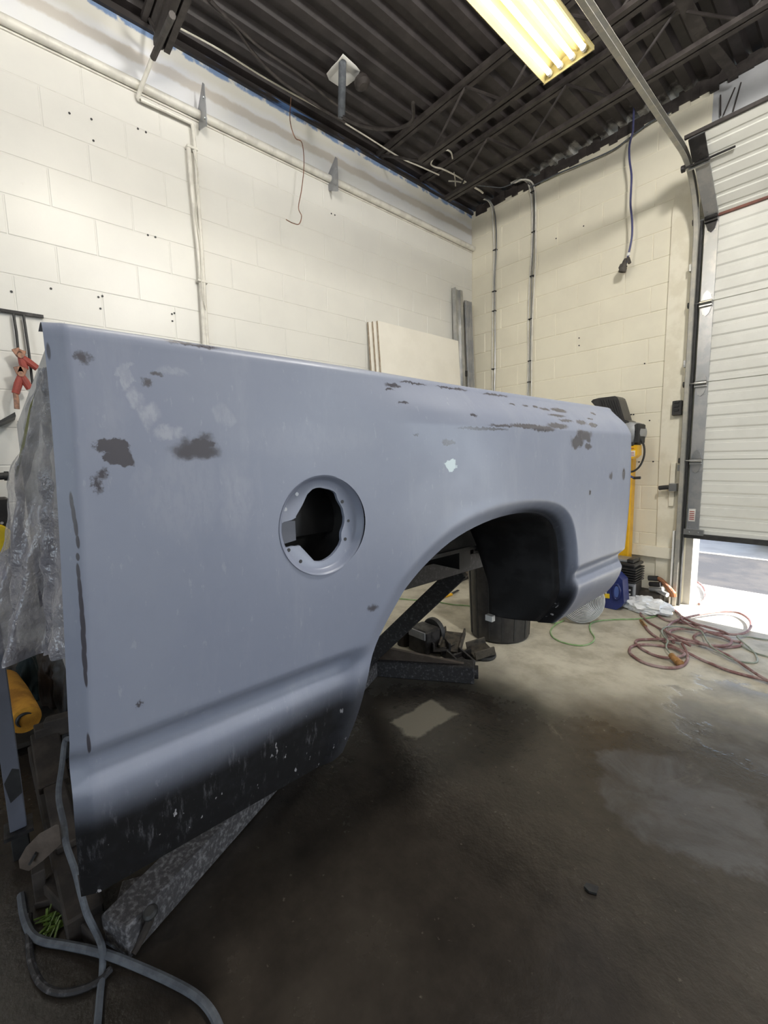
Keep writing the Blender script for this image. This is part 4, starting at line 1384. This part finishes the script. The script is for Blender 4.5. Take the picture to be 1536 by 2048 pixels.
# black finned compressor pump
t = thing('compressor_pump', (-1.36, 3.93, 0), 'black finned compressor pump standing on the floor by the far wall', 'compressor')
px0, px1, py0, py1 = -1.455, -1.255, 3.80, 3.98
MB().box((px0 + .01, py0, 0), (px1, py1, .185), c=.006).build('crankcase', 'blkplastic', t)
for k in range(6):
    MB().box((px0 - .012, py0 - .014, .192 + k * .021), (px1 + .012, py1 + .014, .204 + k * .021), c=.003).build('fin', 'blkplastic', t)
MB().box((px0 + .012, py0 + .012, .185), (px1 - .012, py1 - .012, .32)).build('barrel', 'rubber', t)
MB().box((px0 - .004, py0 - .008, .322), (px1 + .004, py1 + .008, .352), c=.008).build('head', 'blkplastic', t)
MB().box((px0 + .015, py0 + .01, .352), (px1 - .03, py1 - .02, .375), c=.006).build('head_cover', 'grey', t)
MB().box((px1 - .065, py0 + .005, .352), (px1 - .015, py1 - .02, .385), c=.006).build('intake', 'blkplastic', t)
MB().box((px1 - .06, py0 - .010, .0), (px1 + .006, py0 + .03, .185), c=.003).build('cover_plate', 'grey', t)
MB().box((px1 - .042, py0 - .020, .075), (px1 - .004, py0 - .008, .165), c=.004).build('switch_block', 'rubber', t)
for k in range(2):
    MB().cyl((px1 - .023, py0 - .024, .10 + k * .035), (px1 - .023, py0 - .018, .10 + k * .035), .008, n=10).build('switch_button', 'label_white', t)

# blue jug
t = thing('oil_jug', (-1.42, 3.66, 0), 'blue plastic oil jug with yellow label, standing beside the finned pump', 'jug')
jw = [P(a, b, y=3.60) for a, b in [(1197, 1200), (1196, 1165), (1206, 1152), (1222, 1143), (1231, 1146), (1245, 1160), (1248, 1205), (1243, 1213), (1232, 1219), (1206, 1214)]]
zmin = min(p.z for p in jw)
jw = [Vector((p.x, p.y, max(0, (p.z - zmin)))) for p in jw]
MB().prism(jw, (0, .11, 0)).build('body', 'blue', t, smooth=25)
hz = MB()
c = P(1233, 1186, y=3.595)
ring = [Vector((c.x + .026 * math.cos(k / 20 * 2 * math.pi) * 1.0, 3.596, c.z + .01 + .062 * math.sin(k / 20 * 2 * math.pi))) for k in range(20)]
hz.tube(ring, .009, 8, closed=True)
hz.build('handle_rim', 'blue', t)
MB().prism([v + (c + Vector((0, 0, .01)) - v) * .25 for v in ring], (0, -.003, 0)).build('handle_recess', M('pale_blue_plastic', (.10, .16, .45), .3), t)
MB().prism([P(a, b, y=3.597) for a, b in [(1199, 1177), (1213, 1180), (1213, 1189), (1199, 1187)]], (0, .002, 0)).build('label', 'label_white', t, smooth=None)
MB().prism([P(a, b, y=3.597) for a, b in [(1205, 1186), (1219, 1188), (1219, 1197), (1205, 1195)]], (0, .002, 0)).build('yellow_label', 'label_yellow', t, smooth=None)
tx = bpy.data.curves.new('lettering', 'FONT')
tx.body = 'LA'
tx.size = .032
tx.extrude = .0008
tmp_ = bpy.data.objects.new('lettering_curve', tx)
C.objects.link(tmp_)
bpy.context.view_layer.update()
tm_ = bpy.data.meshes.new_from_object(tmp_.evaluated_get(bpy.context.evaluated_depsgraph_get()))
bpy.data.objects.remove(tmp_)
tm_.materials.clear()
tm_.materials.append(MT['bluecord'])
to = bpy.data.objects.new('lettering', tm_)
C.objects.link(to)
to.parent = t
pq = P(1201, 1187, y=3.594)
to.location = pq - ORG[t.name]
to.rotation_euler = (math.pi / 2, 0, 0)
MB().lathe(P(1213, 1150, y=3.64), (-.4, 0, 1), [(.022, -.01), (.022, .02), (.018, .026)], 16).build('cap', 'bluecord', t)

# crumpled bag
bm_ = bmesh.new()
bmesh.ops.create_icosphere(bm_, subdivisions=4, radius=1)
bc = P(1288, 1222, z=0) + Vector((.02, -.005, 0))
for v in bm_.verts:
    n_ = v.co.copy()
    d = 1 + .30 * mnoise.noise(n_ * 2.3) + .16 * mnoise.noise(n_ * 6) + .07 * mnoise.noise(n_ * 13)
    v.co = Vector((n_.x * .165 * d, n_.y * .10 * d, max(0, (n_.z * .07 * d) + .045)))
me = bpy.data.meshes.new('plastic_bag')
bm_.to_mesh(me)
bm_.free()
me.materials.append(MT['bagwhite'])
o = bpy.data.objects.new('plastic_bag', me)
C.objects.link(o)
o.location = (bc.x, bc.y, 0)
tag(o, 'crumpled white plastic bag on the sunlit floor by the pump', 'bag')

# axe-like tool, pipe offcuts, scraps by the jamb
t = thing('wooden_handle', (-1.19, 4.0, 0), 'curved orange brown wooden tool handle leaning by the jamb', 'tool')
hp = [(1305, 1156), (1318, 1158), (1328, 1166), (1337, 1176), (1345, 1186), (1346, 1193)]
MB().tube(smooth_path([P(a, b, y=4.0) for a, b in hp], 5), [.016] * 5 + [.019] * 10 + [.022] * 5 + [.026] * 6, 10).build('handle', 'wood', t)
MB().cyl(P(1297, 1156, y=4.0), P(1316, 1157, y=4.0), .022, n=14).build('grip', 'rubber', t)
for i, (a, b, r_, lab) in enumerate([((1300, 1168), (1322, 1169), .020, 'steel pipe offcut lying on top of the scrap by the jamb'), ((1300, 1178), (1326, 1178), .018, 'steel pipe offcut under the top one by the jamb'), ((1314, 1180), (1335, 1190), .019, 'short grey pipe offcut leaning on the wooden tool handle')]):
    p0, p1 = P(*a, y=3.99 - .01 * i), P(*b, y=3.97 - .02 * i)
    pm_ = MB().tube([p0, p1], r_, 14)
    tag(pm_.build('pipe_offcut', 'darkmetal' if i == 0 else 'conduit' if 0 else 'stile'), lab, 'pipe')
for i, (px, py, r_, mt, lab) in enumerate([(1306, 1190, .020, 'trimwood', 'round pale disc on the floor below the pipe offcuts'), (1325, 1196, .012, 'tab', 'small tan scrap on the floor by the jamb'), (1300, 1196, .010, 'tab', 'tiny tan scrap beside the white bag')]):
    p = P(px, py, z=.012)
    tag(MB().lathe((p.x, p.y, 0), (0, 0, 1), [(r_, 0), (r_ * 1.1, .01), (r_ * .7, .02)], 10).build('scrap', mt), lab, 'scrap')
tag(MB().box((-1.30, 3.93, 0), (-1.10, 4.06, .10), c=.006).build('scrap_block', 'ply'), 'low wooden block behind the pipe offcuts at the jamb', 'block')

# fan guard behind the rear corner of the bed
t = thing('floor_fan', (-1.5, 3.45, 0), 'round wire guarded floor fan behind the lower rear corner', 'fan')
fc = P(1163, 1197, y=3.14)
fc.z = .172
fax = Vector((.66, -.74, .10)).normalized()
u_ = fax.orthogonal().normalized()
v_ = fax.cross(u_)
gd = MB()
for k in range(1, 15):
    r_ = .165 * k / 14
    bulge = .06 * math.sqrt(max(0, 1 - (k / 14) ** 2))
    gd.tube([fc + fax * bulge + (u_ * math.cos(q / 28 * 2 * math.pi) + v_ * math.sin(q / 28 * 2 * math.pi)) * r_ for q in range(28)], .0032, 5, closed=True)
gd.build('front_guard', 'fanwire', t)
MB().lathe(fc - fax * .07, fax, [(.11, 0), (.163, .05), (.166, .07), (.160, .07), (.10, .01)], 32).build('shroud', 'grey', t)
MB().lathe(fc - fax * .02, fax, [(.03, 0), (.035, .03), (.02, .04)], 16).build('hub', 'rubber', t)
for k in range(4):
    a = k / 4 * 2 * math.pi
    dr = u_ * math.cos(a) + v_ * math.sin(a)
    pr_ = dr.cross(fax)
    MB().prism([fc + dr * .03 - pr_ * .02, fc + dr * .03 + pr_ * .02, fc + dr * .125 + pr_ * .05 + fax * .02, fc + dr * .13 - pr_ * .04 - fax * .02], fax * .003).build('blade', 'grey', t)
MB().box((fc.x - .12, fc.y + .02, 0), (fc.x + .0, fc.y + .14, .012), c=.004).build('base', 'rubber', t)

# bin under the bed
t = thing('rubbish_bin', (-1.66, 2.58, 0), 'tall black plastic bin standing behind the wheel opening', 'bin')
bb_ = (-1.70, 2.555, 0)
MB().lathe(bb_, (0, 0, 1), [(.185, 0), (.200, .012), (.212, .30), (.224, .58), (.232, .60), (.232, .62), (.215, .62), (.20, .04)], 40).build('body', 'blkplastic', t)
rb_ = MB()
for an in (-70, -48, -20, 5, 28, 55, 80):
    a = math.radians(an - 55)
    d = Vector((math.cos(a), math.sin(a), 0))
    rb_.bar(Vector(bb_) + d * .198 + Vector((0, 0, .02)), Vector(bb_) + d * .221 + Vector((0, 0, .56)), .014, .01, up=d)
rb_.build('rib', 'rubber', t)

# steel pads, blocks and brackets heaped beside the bin
t = thing('motor_block', P(845, 1320, z=0), 'dark small motor standing in the heap under the bed', 'motor')
p = P(850, 1300, z=0)
MB().box((p.x - .085, p.y - .07, .0), (p.x + .075, p.y + .07, .16), c=.012).build('housing', 'darkmetal', t)
MB().box((p.x - .075, p.y - .075, .105), (p.x + .07, p.y - .068, .155), c=.002).build('face_plate', 'grey', t)
MB().lathe((p.x - .01, p.y + .08, .10), (0, 1, 0), [(.085, 0), (.09, .01), (.09, .03), (.06, .035)], 24).build('pulley', 'rubber', t)
MB().cyl((p.x - .16, p.y - .03, .0), (p.x - .16, p.y - .03, .13), .05, n=18).build('canister', 'rust', t)


def pad(px, py, ang, w_, l_, mat, lab, tilt=0.0, z0=0.0, lips=2):
    p = P(px, py, z=z0 + .01)
    t = thing('steel_pad', (p.x, p.y, z0), lab, 'bracket', 'steel lift pads heaped under the bed')
    rot = Matrix.Rotation(ang, 3, 'Z') @ Matrix.Rotation(tilt, 3, 'X')
    tr = lambda m: MB().add([rot @ v + Vector((p.x, p.y, z0 + .002 + abs(math.sin(tilt)) * l_ / 2)) for v in m.v], m.f)
    tr(MB().box((-w_ / 2, -l_ / 2, 0), (w_ / 2, l_ / 2, .012), c=.002)).build('plate', mat, t)
    for s in ((-1, 1) if lips == 2 else (1,)):
        tr(MB().box((s * w_ / 2 - .006, -l_ / 2, 0), (s * w_ / 2 + .006, l_ / 2, .05), c=.002)).build('lip', mat, t)
    return t


pad(905, 1290, .5, .13, .20, 'padsteel', 'rusty channel pad with a raised back lip in the heap', .25, .02)
pad(880, 1300, .9, .10, .16, 'darkmetal', 'dark flat pad half buried in the heap', -.2, .01)
pad(912, 1310, -.1, .11, .15, 'darkmetal', 'dark channel pad in front of the heap', .0, .0)
pad(920, 1325, 1.25, .09, .17, 'dusty', 'grey edged pad lying nearest the stand foot', .1, .0)
t = pad(962, 1305, -.55, .15, .13, 'padsteel', 'brown U shaped lift pad lying against the black bin', .2, .012)
MB().lathe(P(966, 1312, z=0), (0, 0, 1), [(.075, 0), (.082, .008), (.08, .022), (.05, .026)], 26).build('rubber_puck', 'rubber', t)

# small tools on the floor by the wall
t = thing('utility_knife', P(890, 1190, z=0), 'yellow utility knife lying on the floor beyond the stand', 'knife')
MB().bar(P(878, 1196, z=.012), P(903, 1188, z=.012), .035, .02, c=.004).build('handle', 'yellow', t)
MB().bar(P(902, 1188, z=.012), P(917, 1180, z=.012), .022, .004).build('blade', 'darkmetal', t)
MB().box((P(892, 1189, z=.02).x - .01, P(892, 1189, z=.02).y - .01, .02), (P(892, 1189, z=.02).x + .01, P(892, 1189, z=.02).y + .01, .026)).build('slider', 'rubber', t)
for i, (a, b, lab) in enumerate([((905, 1162), (930, 1146), 'timber offcut on the floor near the far wall, front one'), ((915, 1152), (935, 1140), 'timber offcut on the floor near the far wall, rear one')]):
    z_ = .02 + .045 * i
    tag(MB().bar(P(a[0], a[1], z=z_), P(b[0] + 15, b[1], z=z_), .10, .04, c=.002).build('timber_offcut', ['dusty', 'tab'][i]), lab, 'timber')

# ------------------------------------------------------------------ hoses and cords on the floor
Zh = lambda q: (1220 + q[0] * .2057, 1160 + q[1] * .2057)


def floor_path(pts_, r_, lift=0.0, n=5, amp=.010):
    out = []
    for i, q in enumerate(pts_):
        px, py = Zh(q) if q[0] is not None else q
        z = r_ + .001 + (q[2] if len(q) > 2 else 0)
        out.append(P(px, py, z=z))
    return smooth_path(out, n)


hA = [(330, 425), (345, 455), (380, 500), (430, 540), (530, 600), (650, 665, .012), (760, 710, .014), (880, 770), (1000, 820), (1150, 880), (1330, 930), (1480, 965, .006), (1600, 1000), (1750, 1030)]
t = thing('air_hose', floor_path([hA[6]], .008)[0] if 0 else P(*Zh((760, 710)), z=0), 'dusty red rubber air hose with brass end, trailing to the right', 'hose', 'red air hoses on the floor')
MB().tube(floor_path(hA, .0085), .0085, 8).build('hose', 'hose', t)
MB().cyl(P(*Zh((345, 450)), z=.011), P(*Zh((310, 405)), z=.011), .012, n=12).build('coupling', 'brass', t)
MB().cyl(P(*Zh((312, 408)), z=.011), P(*Zh((297, 392)), z=.011), .009, n=12).build('nipple', 'brownplug', t)
hB = [(700, 620, .02), (735, 680, .02), (755, 740, .006), (745, 790), (700, 835), (600, 855), (450, 838), (320, 798), (225, 740), (188, 690), (215, 645), (320, 628), (470, 638), (620, 660, .01), (700, 700, .014), (725, 720, .012), (690, 740, .012), (590, 757, .008), (480, 745), (380, 708), (290, 655), (248, 610), (275, 583), (380, 577), (490, 575, .012), (600, 580, .014), (800, 610, .012), (1000, 640, .012), (1150, 655), (1260, 640), (1275, 610), (1180, 585, .012), (1060, 530, .02), (950, 505, .02), (860, 520, .01), (815, 550), (840, 590), (930, 630, .02), (1080, 640, .025), (1170, 620, .015), (1165, 570, .012), (1050, 535, .02), (880, 490, .02), (700, 475, .012), (600, 490, .012), (580, 520, .02), (680, 560, .022), (850, 605, .022), (960, 640, .022), (1080, 700, .01), (1200, 760, .012), (1330, 850, .01), (1450, 930, .016), (1600, 1010, .01), (1750, 1060)]
t = thing('air_hose', P(*Zh((500, 850)), z=0), 'dusty red rubber air hose heaped in tight overlapping coils', 'hose', 'red air hoses on the floor')
MB().tube(floor_path(hB, .0085, n=5), .0085, 8).build('hose', 'hose', t)
hC = [(620, 610), (575, 550, .01), (545, 495, .02), (560, 450, .02), (620, 405, .02), (720, 372, .02), (850, 342, .02), (980, 320, .02), (1120, 305, .02), (1250, 320, .02), (1345, 375, .02), (1372, 440, .02), (1330, 505, .02), (1230, 530, .02), (1100, 520, .015), (950, 500, .02), (820, 440), (700, 415), (560, 395), (480, 355), (435, 310), (430, 275), (470, 245), (560, 260), (640, 300), (690, 350, .02), (820, 420, .02), (960, 460, .02), (1080, 495, .02), (1160, 530, .03)]
hC2 = [(1160, 530, .03), (1100, 505, .035), (900, 450, .03), (700, 420, .028), (560, 390, .01), (440, 350), (470, 380)]
t = thing('air_hose', P(*Zh((1372, 440)), z=0), 'dusty pink red air hose in wide loops nearest the garage door', 'hose', 'red air hoses on the floor')
MB().tube(floor_path(hC, .0085), .0085, 8).build('hose', 'hose', t)
hD = [(780, 640, .03), (640, 562, .03), (540, 497, .03), (470, 465), (380, 412), (312, 352), (298, 322), (340, 290), (430, 282), (560, 288), (640, 305), (685, 345, .012), (700, 390, .03), (780, 440, .03), (900, 500, .035)]
t = thing('air_hose', P(*Zh((298, 322)), z=0), 'dusty red air hose running around the bag side of the heap', 'hose', 'red air hoses on the floor')
MB().tube(floor_path(hD, .0075), .0075, 8).build('hose', 'hose', t)
hE = [(615, 745, .02), (565, 690, .02), (545, 640, .03), (560, 590, .04), (520, 545, .03), (503, 500, .03), (530, 462, .04), (620, 450, .03), (740, 462, .03), (870, 488, .04), (910, 530, .03), (940, 590, .03), (990, 650, .035), (1080, 710, .02), (1190, 770, .012), (1320, 800), (1420, 800), (1428, 750), (1380, 680), (1300, 610, .012), (1235, 548, .03), (1330, 550), (1450, 570), (1600, 590)]
t = thing('extension_cord', P(*Zh((1428, 750)), z=0), 'thin grey green extension cord with brown plug lying over the hoses', 'cord')
MB().tube(floor_path(hE, .005), .005, 7).build('cord', 'cord', t)
MB().cyl(P(*Zh((600, 735)), z=.03), P(*Zh((665, 805)), z=.022), .019, n=16).build('connector', 'brownplug', t)
MB().cyl(P(*Zh((640, 775)), z=.026), P(*Zh((685, 812)), z=.022), .021, n=16).build('connector_collar', 'brownplug', t)
hF = [(1270, 630, .008), (1350, 680), (1430, 715), (1540, 745), (1700, 780)]
tag(MB().tube(floor_path(hF, .005), .005, 7).build('thin_cord', 'cord'), 'dark thin cord leaving the hose heap at the right edge', 'cord')
gp = [P(a, b, z=.006) for a, b in [(796, 1197), (830, 1200), (870, 1203), (905, 1209), (940, 1212), (1000, 1224), (1060, 1236), (1110, 1246), (1128, 1240), (1112, 1248), (1101, 1262), (1108, 1276), (1130, 1286), (1160, 1291), (1180, 1287), (1189, 1276), (1180, 1260), (1181, 1248), (1195, 1242), (1230, 1239), (1270, 1238), (1300, 1235), (1315, 1231)]]
tag(MB().tube(smooth_path(gp, 5), .005, 7).build('green_cord', 'greencord'), 'pale green cord snaking across the floor under the bed', 'cord')
tag(MB().tube(smooth_path([P(a, b, z=.012) for a, b in [(1396, 1165), (1405, 1172), (1411, 1185), (1409, 1200), (1398, 1208)]], 5), .010, 8).build('hose_end', 'hose'), 'pale hose loop lying outside the door opening', 'hose')
tag(MB().prism([P(a, b, z=.004) for a, b in [(1172, 1768), (1197, 1776), (1193, 1790), (1178, 1786), (1168, 1776)]], (0, 0, .006)).build('rubber_scrap', 'rubber'), 'small black rubber scrap lying alone on the dark floor', 'scrap')

# grey cables in the foreground
for i, (pts_, r_, lab) in enumerate([
        ([(42, 1790, .01), (48, 1830, .012), (62, 1866, .012), (85, 1882, .012), (130, 1890, .016), (180, 1900, .03), (225, 1913, .03), (280, 1935, .014), (340, 1962, .012), (390, 1990, .012), (420, 2020, .012), (440, 2060, .012), (450, 2100, .012)], .010, 'thick dusty grey cable crossing the floor to the bottom edge'),
        ([(140, 1478, .34), (130, 1482, .33), (124, 1530, .28), (117, 1590, .24), (128, 1650, .22), (133, 1690, .21), (150, 1740, .18), (163, 1790, .14), (175, 1830, .10), (195, 1870, .05), (205, 1900, .045), (205, 1940, .012), (200, 1990, .010), (194, 2060, .010), (190, 2100, .010)], .008, 'grey blue cable dropping past the bed corner to the bottom edge'),
        ([(58, 1830, .012), (58, 1880, .010), (64, 1930, .010), (85, 1970, .010), (120, 1985, .010), (165, 1978, .010), (200, 1960, .010), (222, 1938, .010)], .008, 'dark cable bowing in a loop on the floor, lower left')]):
    pp = [P(a, b, z=max(c, r_)) for a, b, c in pts_]
    tag(MB().tube(smooth_path(pp, 5), r_, 8).build('floor_cable', ['greycable', 'greycable', 'dusty'][i]), lab, 'cable')
# green scraps
gs = MB()
for k in range(26):
    p = P(random.uniform(84, 124), random.uniform(1822, 1872), z=.004)
    a = random.uniform(0, 6.28)
    d = Vector((math.cos(a), math.sin(a), 0)) * random.uniform(.012, .03)
    gs.bar(p - d, p + d + Vector((0, 0, random.uniform(0, .02))), random.uniform(.003, .007), .002)
tag(gs.build('green_shavings', 'glassgreen', smooth=None), 'little heap of bright green scraps on the floor by the rusty frame', 'scraps', kind='stuff')

# ------------------------------------------------------------------ left edge: rail, clamps, polisher, rags
t = thing('wall_rail', (XL, -.1, 2.07), 'thin dark rail along the left block wall at the left edge', 'rail')
MB().bar((XL + .015, -1.2, 2.07), (XL + .015, .262, 2.075), .012, .016).build('bar', 'darkmetal', t)
cords = [((27, 628), (36, 697)), ((47, 630), (66, 775))]
for i, (a, b) in enumerate(cords):
    tag(MB().tube([P(*a, x=-3.125), P((a[0] + b[0]) / 2 + 1, (a[1] + b[1]) / 2, x=-3.12), P(*b, x=-3.12)], .0065, 6).build('hanging_lead', 'rubber'), ['black lead hanging from the wall rail, left one holding the upper clamp', 'black lead hanging from the wall rail, right one reaching lower'][i], 'lead')


def clamp(jaw, piv, h1, h2, lab, xw):
    t = thing('jumper_clamp', P(*piv, x=xw), lab, 'clamp', 'red jumper clamps on the wall')
    pj = P(*piv, x=xw)
    for jj, hh in ((jaw[0], h1), (jaw[1], h2)):
        MB().bar(P(*jj, x=xw), pj, .035, .014, up=(1, 0, 0), c=.002).build('jaw', 'copper', t)
        MB().tube([pj, P((piv[0] + hh[0]) / 2, (piv[1] + hh[1]) / 2, x=xw), P(*hh, x=xw)], [.014, .019, .017], 10).build('grip', 'clampred', t)
    MB().cyl(pj + Vector((-.02, 0, 0)), pj + Vector((.02, 0, 0)), .014, n=12).build('pivot', 'copper', t)


clamp([(30, 697), (44, 700)], (41, 712), (50, 739), (75, 737), 'upper red handled jumper clamp hanging on the left wall', -3.08)
clamp([(34, 733), (47, 735)], (42, 749), (31, 787), (60, 778), 'lower red handled jumper clamp hanging on the left wall', -3.06)
tag(MB().tube(smooth_path([P(31, 786, x=-3.06), P(33, 800, x=-3.06), P(34, 818, x=-3.06)], 4), .012, 8).build('clamp_lead', 'copper'), 'short brown lead end below the lower jumper clamp', 'lead')
tag(MB().prism([P(-10, 848, x=-2.9), P(2, 846, x=-2.9), P(20, 838, x=-2.9), P(32, 832, x=-2.9), P(30, 824, x=-2.9), P(14, 833, x=-2.9), P(-4, 843, x=-2.9)], (-.243, 0, 0)).build('black_strap', 'rubber'), 'black curved strap on the left wall below the clamps', 'strap')
t = thing('wall_hook_bar', P(5, 953, x=-2.9), 'black horizontal bar sticking out at the left edge', 'bar')
MB().tube([P(-40, 955, x=-2.9), P(10, 952, x=-2.9)], .018, 10).build('rod', 'rubber', t)
MB().cyl(P(8, 952, x=-2.9), P(18, 952, x=-2.9), .024, n=12).build('end_cap', 'rubber', t)
MB().tube([P(-30, 955, x=-2.9), P(-30, 955, x=-2.9) + Vector((-.247, 0, 0))], .018, 10).build('arm', 'rubber', t)
t = thing('floor_polisher', P(0, 1100, x=-2.6), 'black machine with a round yellow pad at the left edge', 'polisher')
MB().box((P(0, 1075, x=-2.6).x - .08, P(-60, 1100, x=-2.6).y, P(0, 1130, x=-2.6).z), (P(0, 1000, x=-2.6).x, P(17, 1000, x=-2.6).y, P(0, 995, x=-2.6).z), c=.01).build('body', 'blkplastic', t)
MB().lathe(P(-14, 1078, x=-2.59), (1, 0, 0), [(.065, 0), (.07, .01), (.065, .02)], 28).build('pad', 'yellowpad', t)
for q in ((4, 1046), (7, 1110)):
    MB().cyl(P(*q, x=-2.6), P(*q, x=-2.585), .006, n=10).build('screw', 'galv', t)
MB().box((XL + .006, -.5, P(0, 1160, x=-2.6).z), (-2.6, P(10, 1130, x=-2.6).y, P(0, 1128, x=-2.6).z)).build('blue_base', 'blue', t)

# dark workbench clutter beneath: low shelf with foam roll, bag, boot and rags
t = thing('low_pallet', (-2.6, .0, 0), 'low dark pallet on the floor under the plastic sheet, lower left', 'pallet')
MB().box((-3.1, -.9, .04), (-2.36, .30, .06)).build('deck', 'ply', t, smooth=None)
for yy in (-.85, -.3, .2):
    MB().box((-3.1, yy, 0), (-2.36, yy + .08, .04)).build('runner', 'ply', t, smooth=None)
fr0, fr1 = P(52, 1440, x=-2.20), P(0, 1372, x=-2.70)
t = thing('foam_roll', (fr0.x, fr0.y, fr0.z - .07), 'yellow rolled foam with a spiral end, lower left', 'foam roll')
ax = (fr1 - fr0).normalized()
u_ = ax.orthogonal().normalized()
v_ = ax.cross(u_)
MB().lathe(fr0, ax, [(.030, -.002), (.050, 0), (.054, .012), (.062, .12), (.072, .30), (.078, .50), (.06, .51)], 32).build('roll', 'foam', t)
cr = [fr0 - ax * .004 + u_ * math.cos(q) * .027 + v_ * math.sin(q) * .030 for q in [a_ * .22 for a_ in range(0, 15)]]
MB().tube(cr, [.002 + .0055 * math.sin(math.pi * k / 14) for k in range(15)], 7).build('fold_slit', 'rubber', t)


def lump(name, px, py, xw, rx, ry, rz, mat, lab, cat, seed):
    bm_ = bmesh.new()
    bmesh.ops.create_icosphere(bm_, subdivisions=4, radius=1)
    c = P(px, py, x=xw)
    for v in bm_.verts:
        n_ = v.co.copy()
        d = 1 + .35 * mnoise.noise(n_ * 1.7 + Vector((seed, 0, 0))) + .2 * mnoise.noise(n_ * 4.5 + Vector((0, seed, 0))) + .06 * mnoise.noise(n_ * 12)
        v.co = Vector((n_.x * rx * d, n_.y * ry * d, max(.062 - c.z, n_.z * d * (rz if n_.z > 0 else max(rz, (c.z - .062) * 1.35)))))
    me = bpy.data.meshes.new(name)
    bm_.to_mesh(me)
    bm_.free()
    me.materials.append(MT[mat])
    me.shade_smooth()
    o = bpy.data.objects.new(name, me)
    C.objects.link(o)
    o.location = c
    return tag(o, lab, cat)


lump('rag', 22, 1335, -3.02, .10, .06, .10, 'rag', 'crumpled pale grey rag under the plastic sheet', 'rag', 1)
lump('tool_bag', 62, 1368, -2.86, .10, .055, .16, 'teal', 'dark teal cloth bag behind the yellow foam roll', 'bag', 5)
lump('rag', 52, 1330, -3.0, .05, .03, .09, 'rag', 'twisted grey brown rag hanging beside the teal bag', 'rag', 9)
lump('leather_pouch', 100, 1350, -2.66, .08, .045, .15, 'brownleather', 'dark brown leather pouch right of the teal bag', 'pouch', 3)
lump('dark_bundle', 135, 1345, -2.47, .10, .06, .13, 'rubber', 'black bundle beside the front edge of the bed', 'bundle', 7)
tag(MB().tube(smooth_path([P(148, 1180, x=-2.2), P(149, 1240, x=-2.2), P(147, 1290, x=-2.2), P(138, 1330, x=-2.2), P(132, 1400, x=-2.2), Vector((-2.2, .09, .012))], 5), .012, 8).build('black_hose', 'rubber'), 'black hose curving down just left of the bed corner', 'hose')

# ------------------------------------------------------------------ outside
t = thing('parked_car', (-.55, 8.2, 0), 'silver car parked outside, bumper seen under the garage door', 'car')
cy0 = 6.95
bp = []
for k in range(15):
    s = k / 14
    xx = -1.05 + 1.75 * s
    yy = cy0 + .22 * (2 * s - 1) ** 4 + .03 * (2 * s - 1) ** 2
    bp.append((xx, yy))
rows_ = []
for dz, dy in ((.20, .10), (.24, .03), (.34, 0), (.48, .0), (.60, .02), (.70, .10), (.78, .40), (.95, .95)):
    rows_.append([Vector((xx, yy + dy, dz)) for xx, yy in bp])
MB().grid(rows_).build('front_bumper', 'carpaint', t, smooth=50)
MB().box((-.95, 7.30, .18), (.60, 10.8, .30)).build('underbody', 'rubber', t, smooth=None)
MB().box((-1.04, 7.25, .30), (.69, 10.9, .95), c=.08).build('body', 'carpaint', t)
MB().prism([(-.95, 7.9, .94), (-.95, 8.6, 1.42), (-.95, 10.0, 1.42), (-.95, 10.6, .94)], (1.55, 0, 0)).build('cabin', 'blkplastic', t)
for xx in (-1.05, .50):
    for yy in (7.75, 10.1):
        MB().lathe((xx, yy, .31), (1, 0, 0), [(.20, 0), (.31, .01), (.31, .19), (.20, .2)], 28).build('wheel', 'rubber', t)
for xx in (-.92, .38):
    MB().box((xx, cy0 + .03, .52), (xx + .22, cy0 + .12, .62), c=.02).build('headlight', 'glassgreen' if 0 else 'label_white', t)
MB().box((-.55, cy0 - .012, .30), (.20, cy0 + .02, .40), c=.006).build('grille', 'rubber', t)
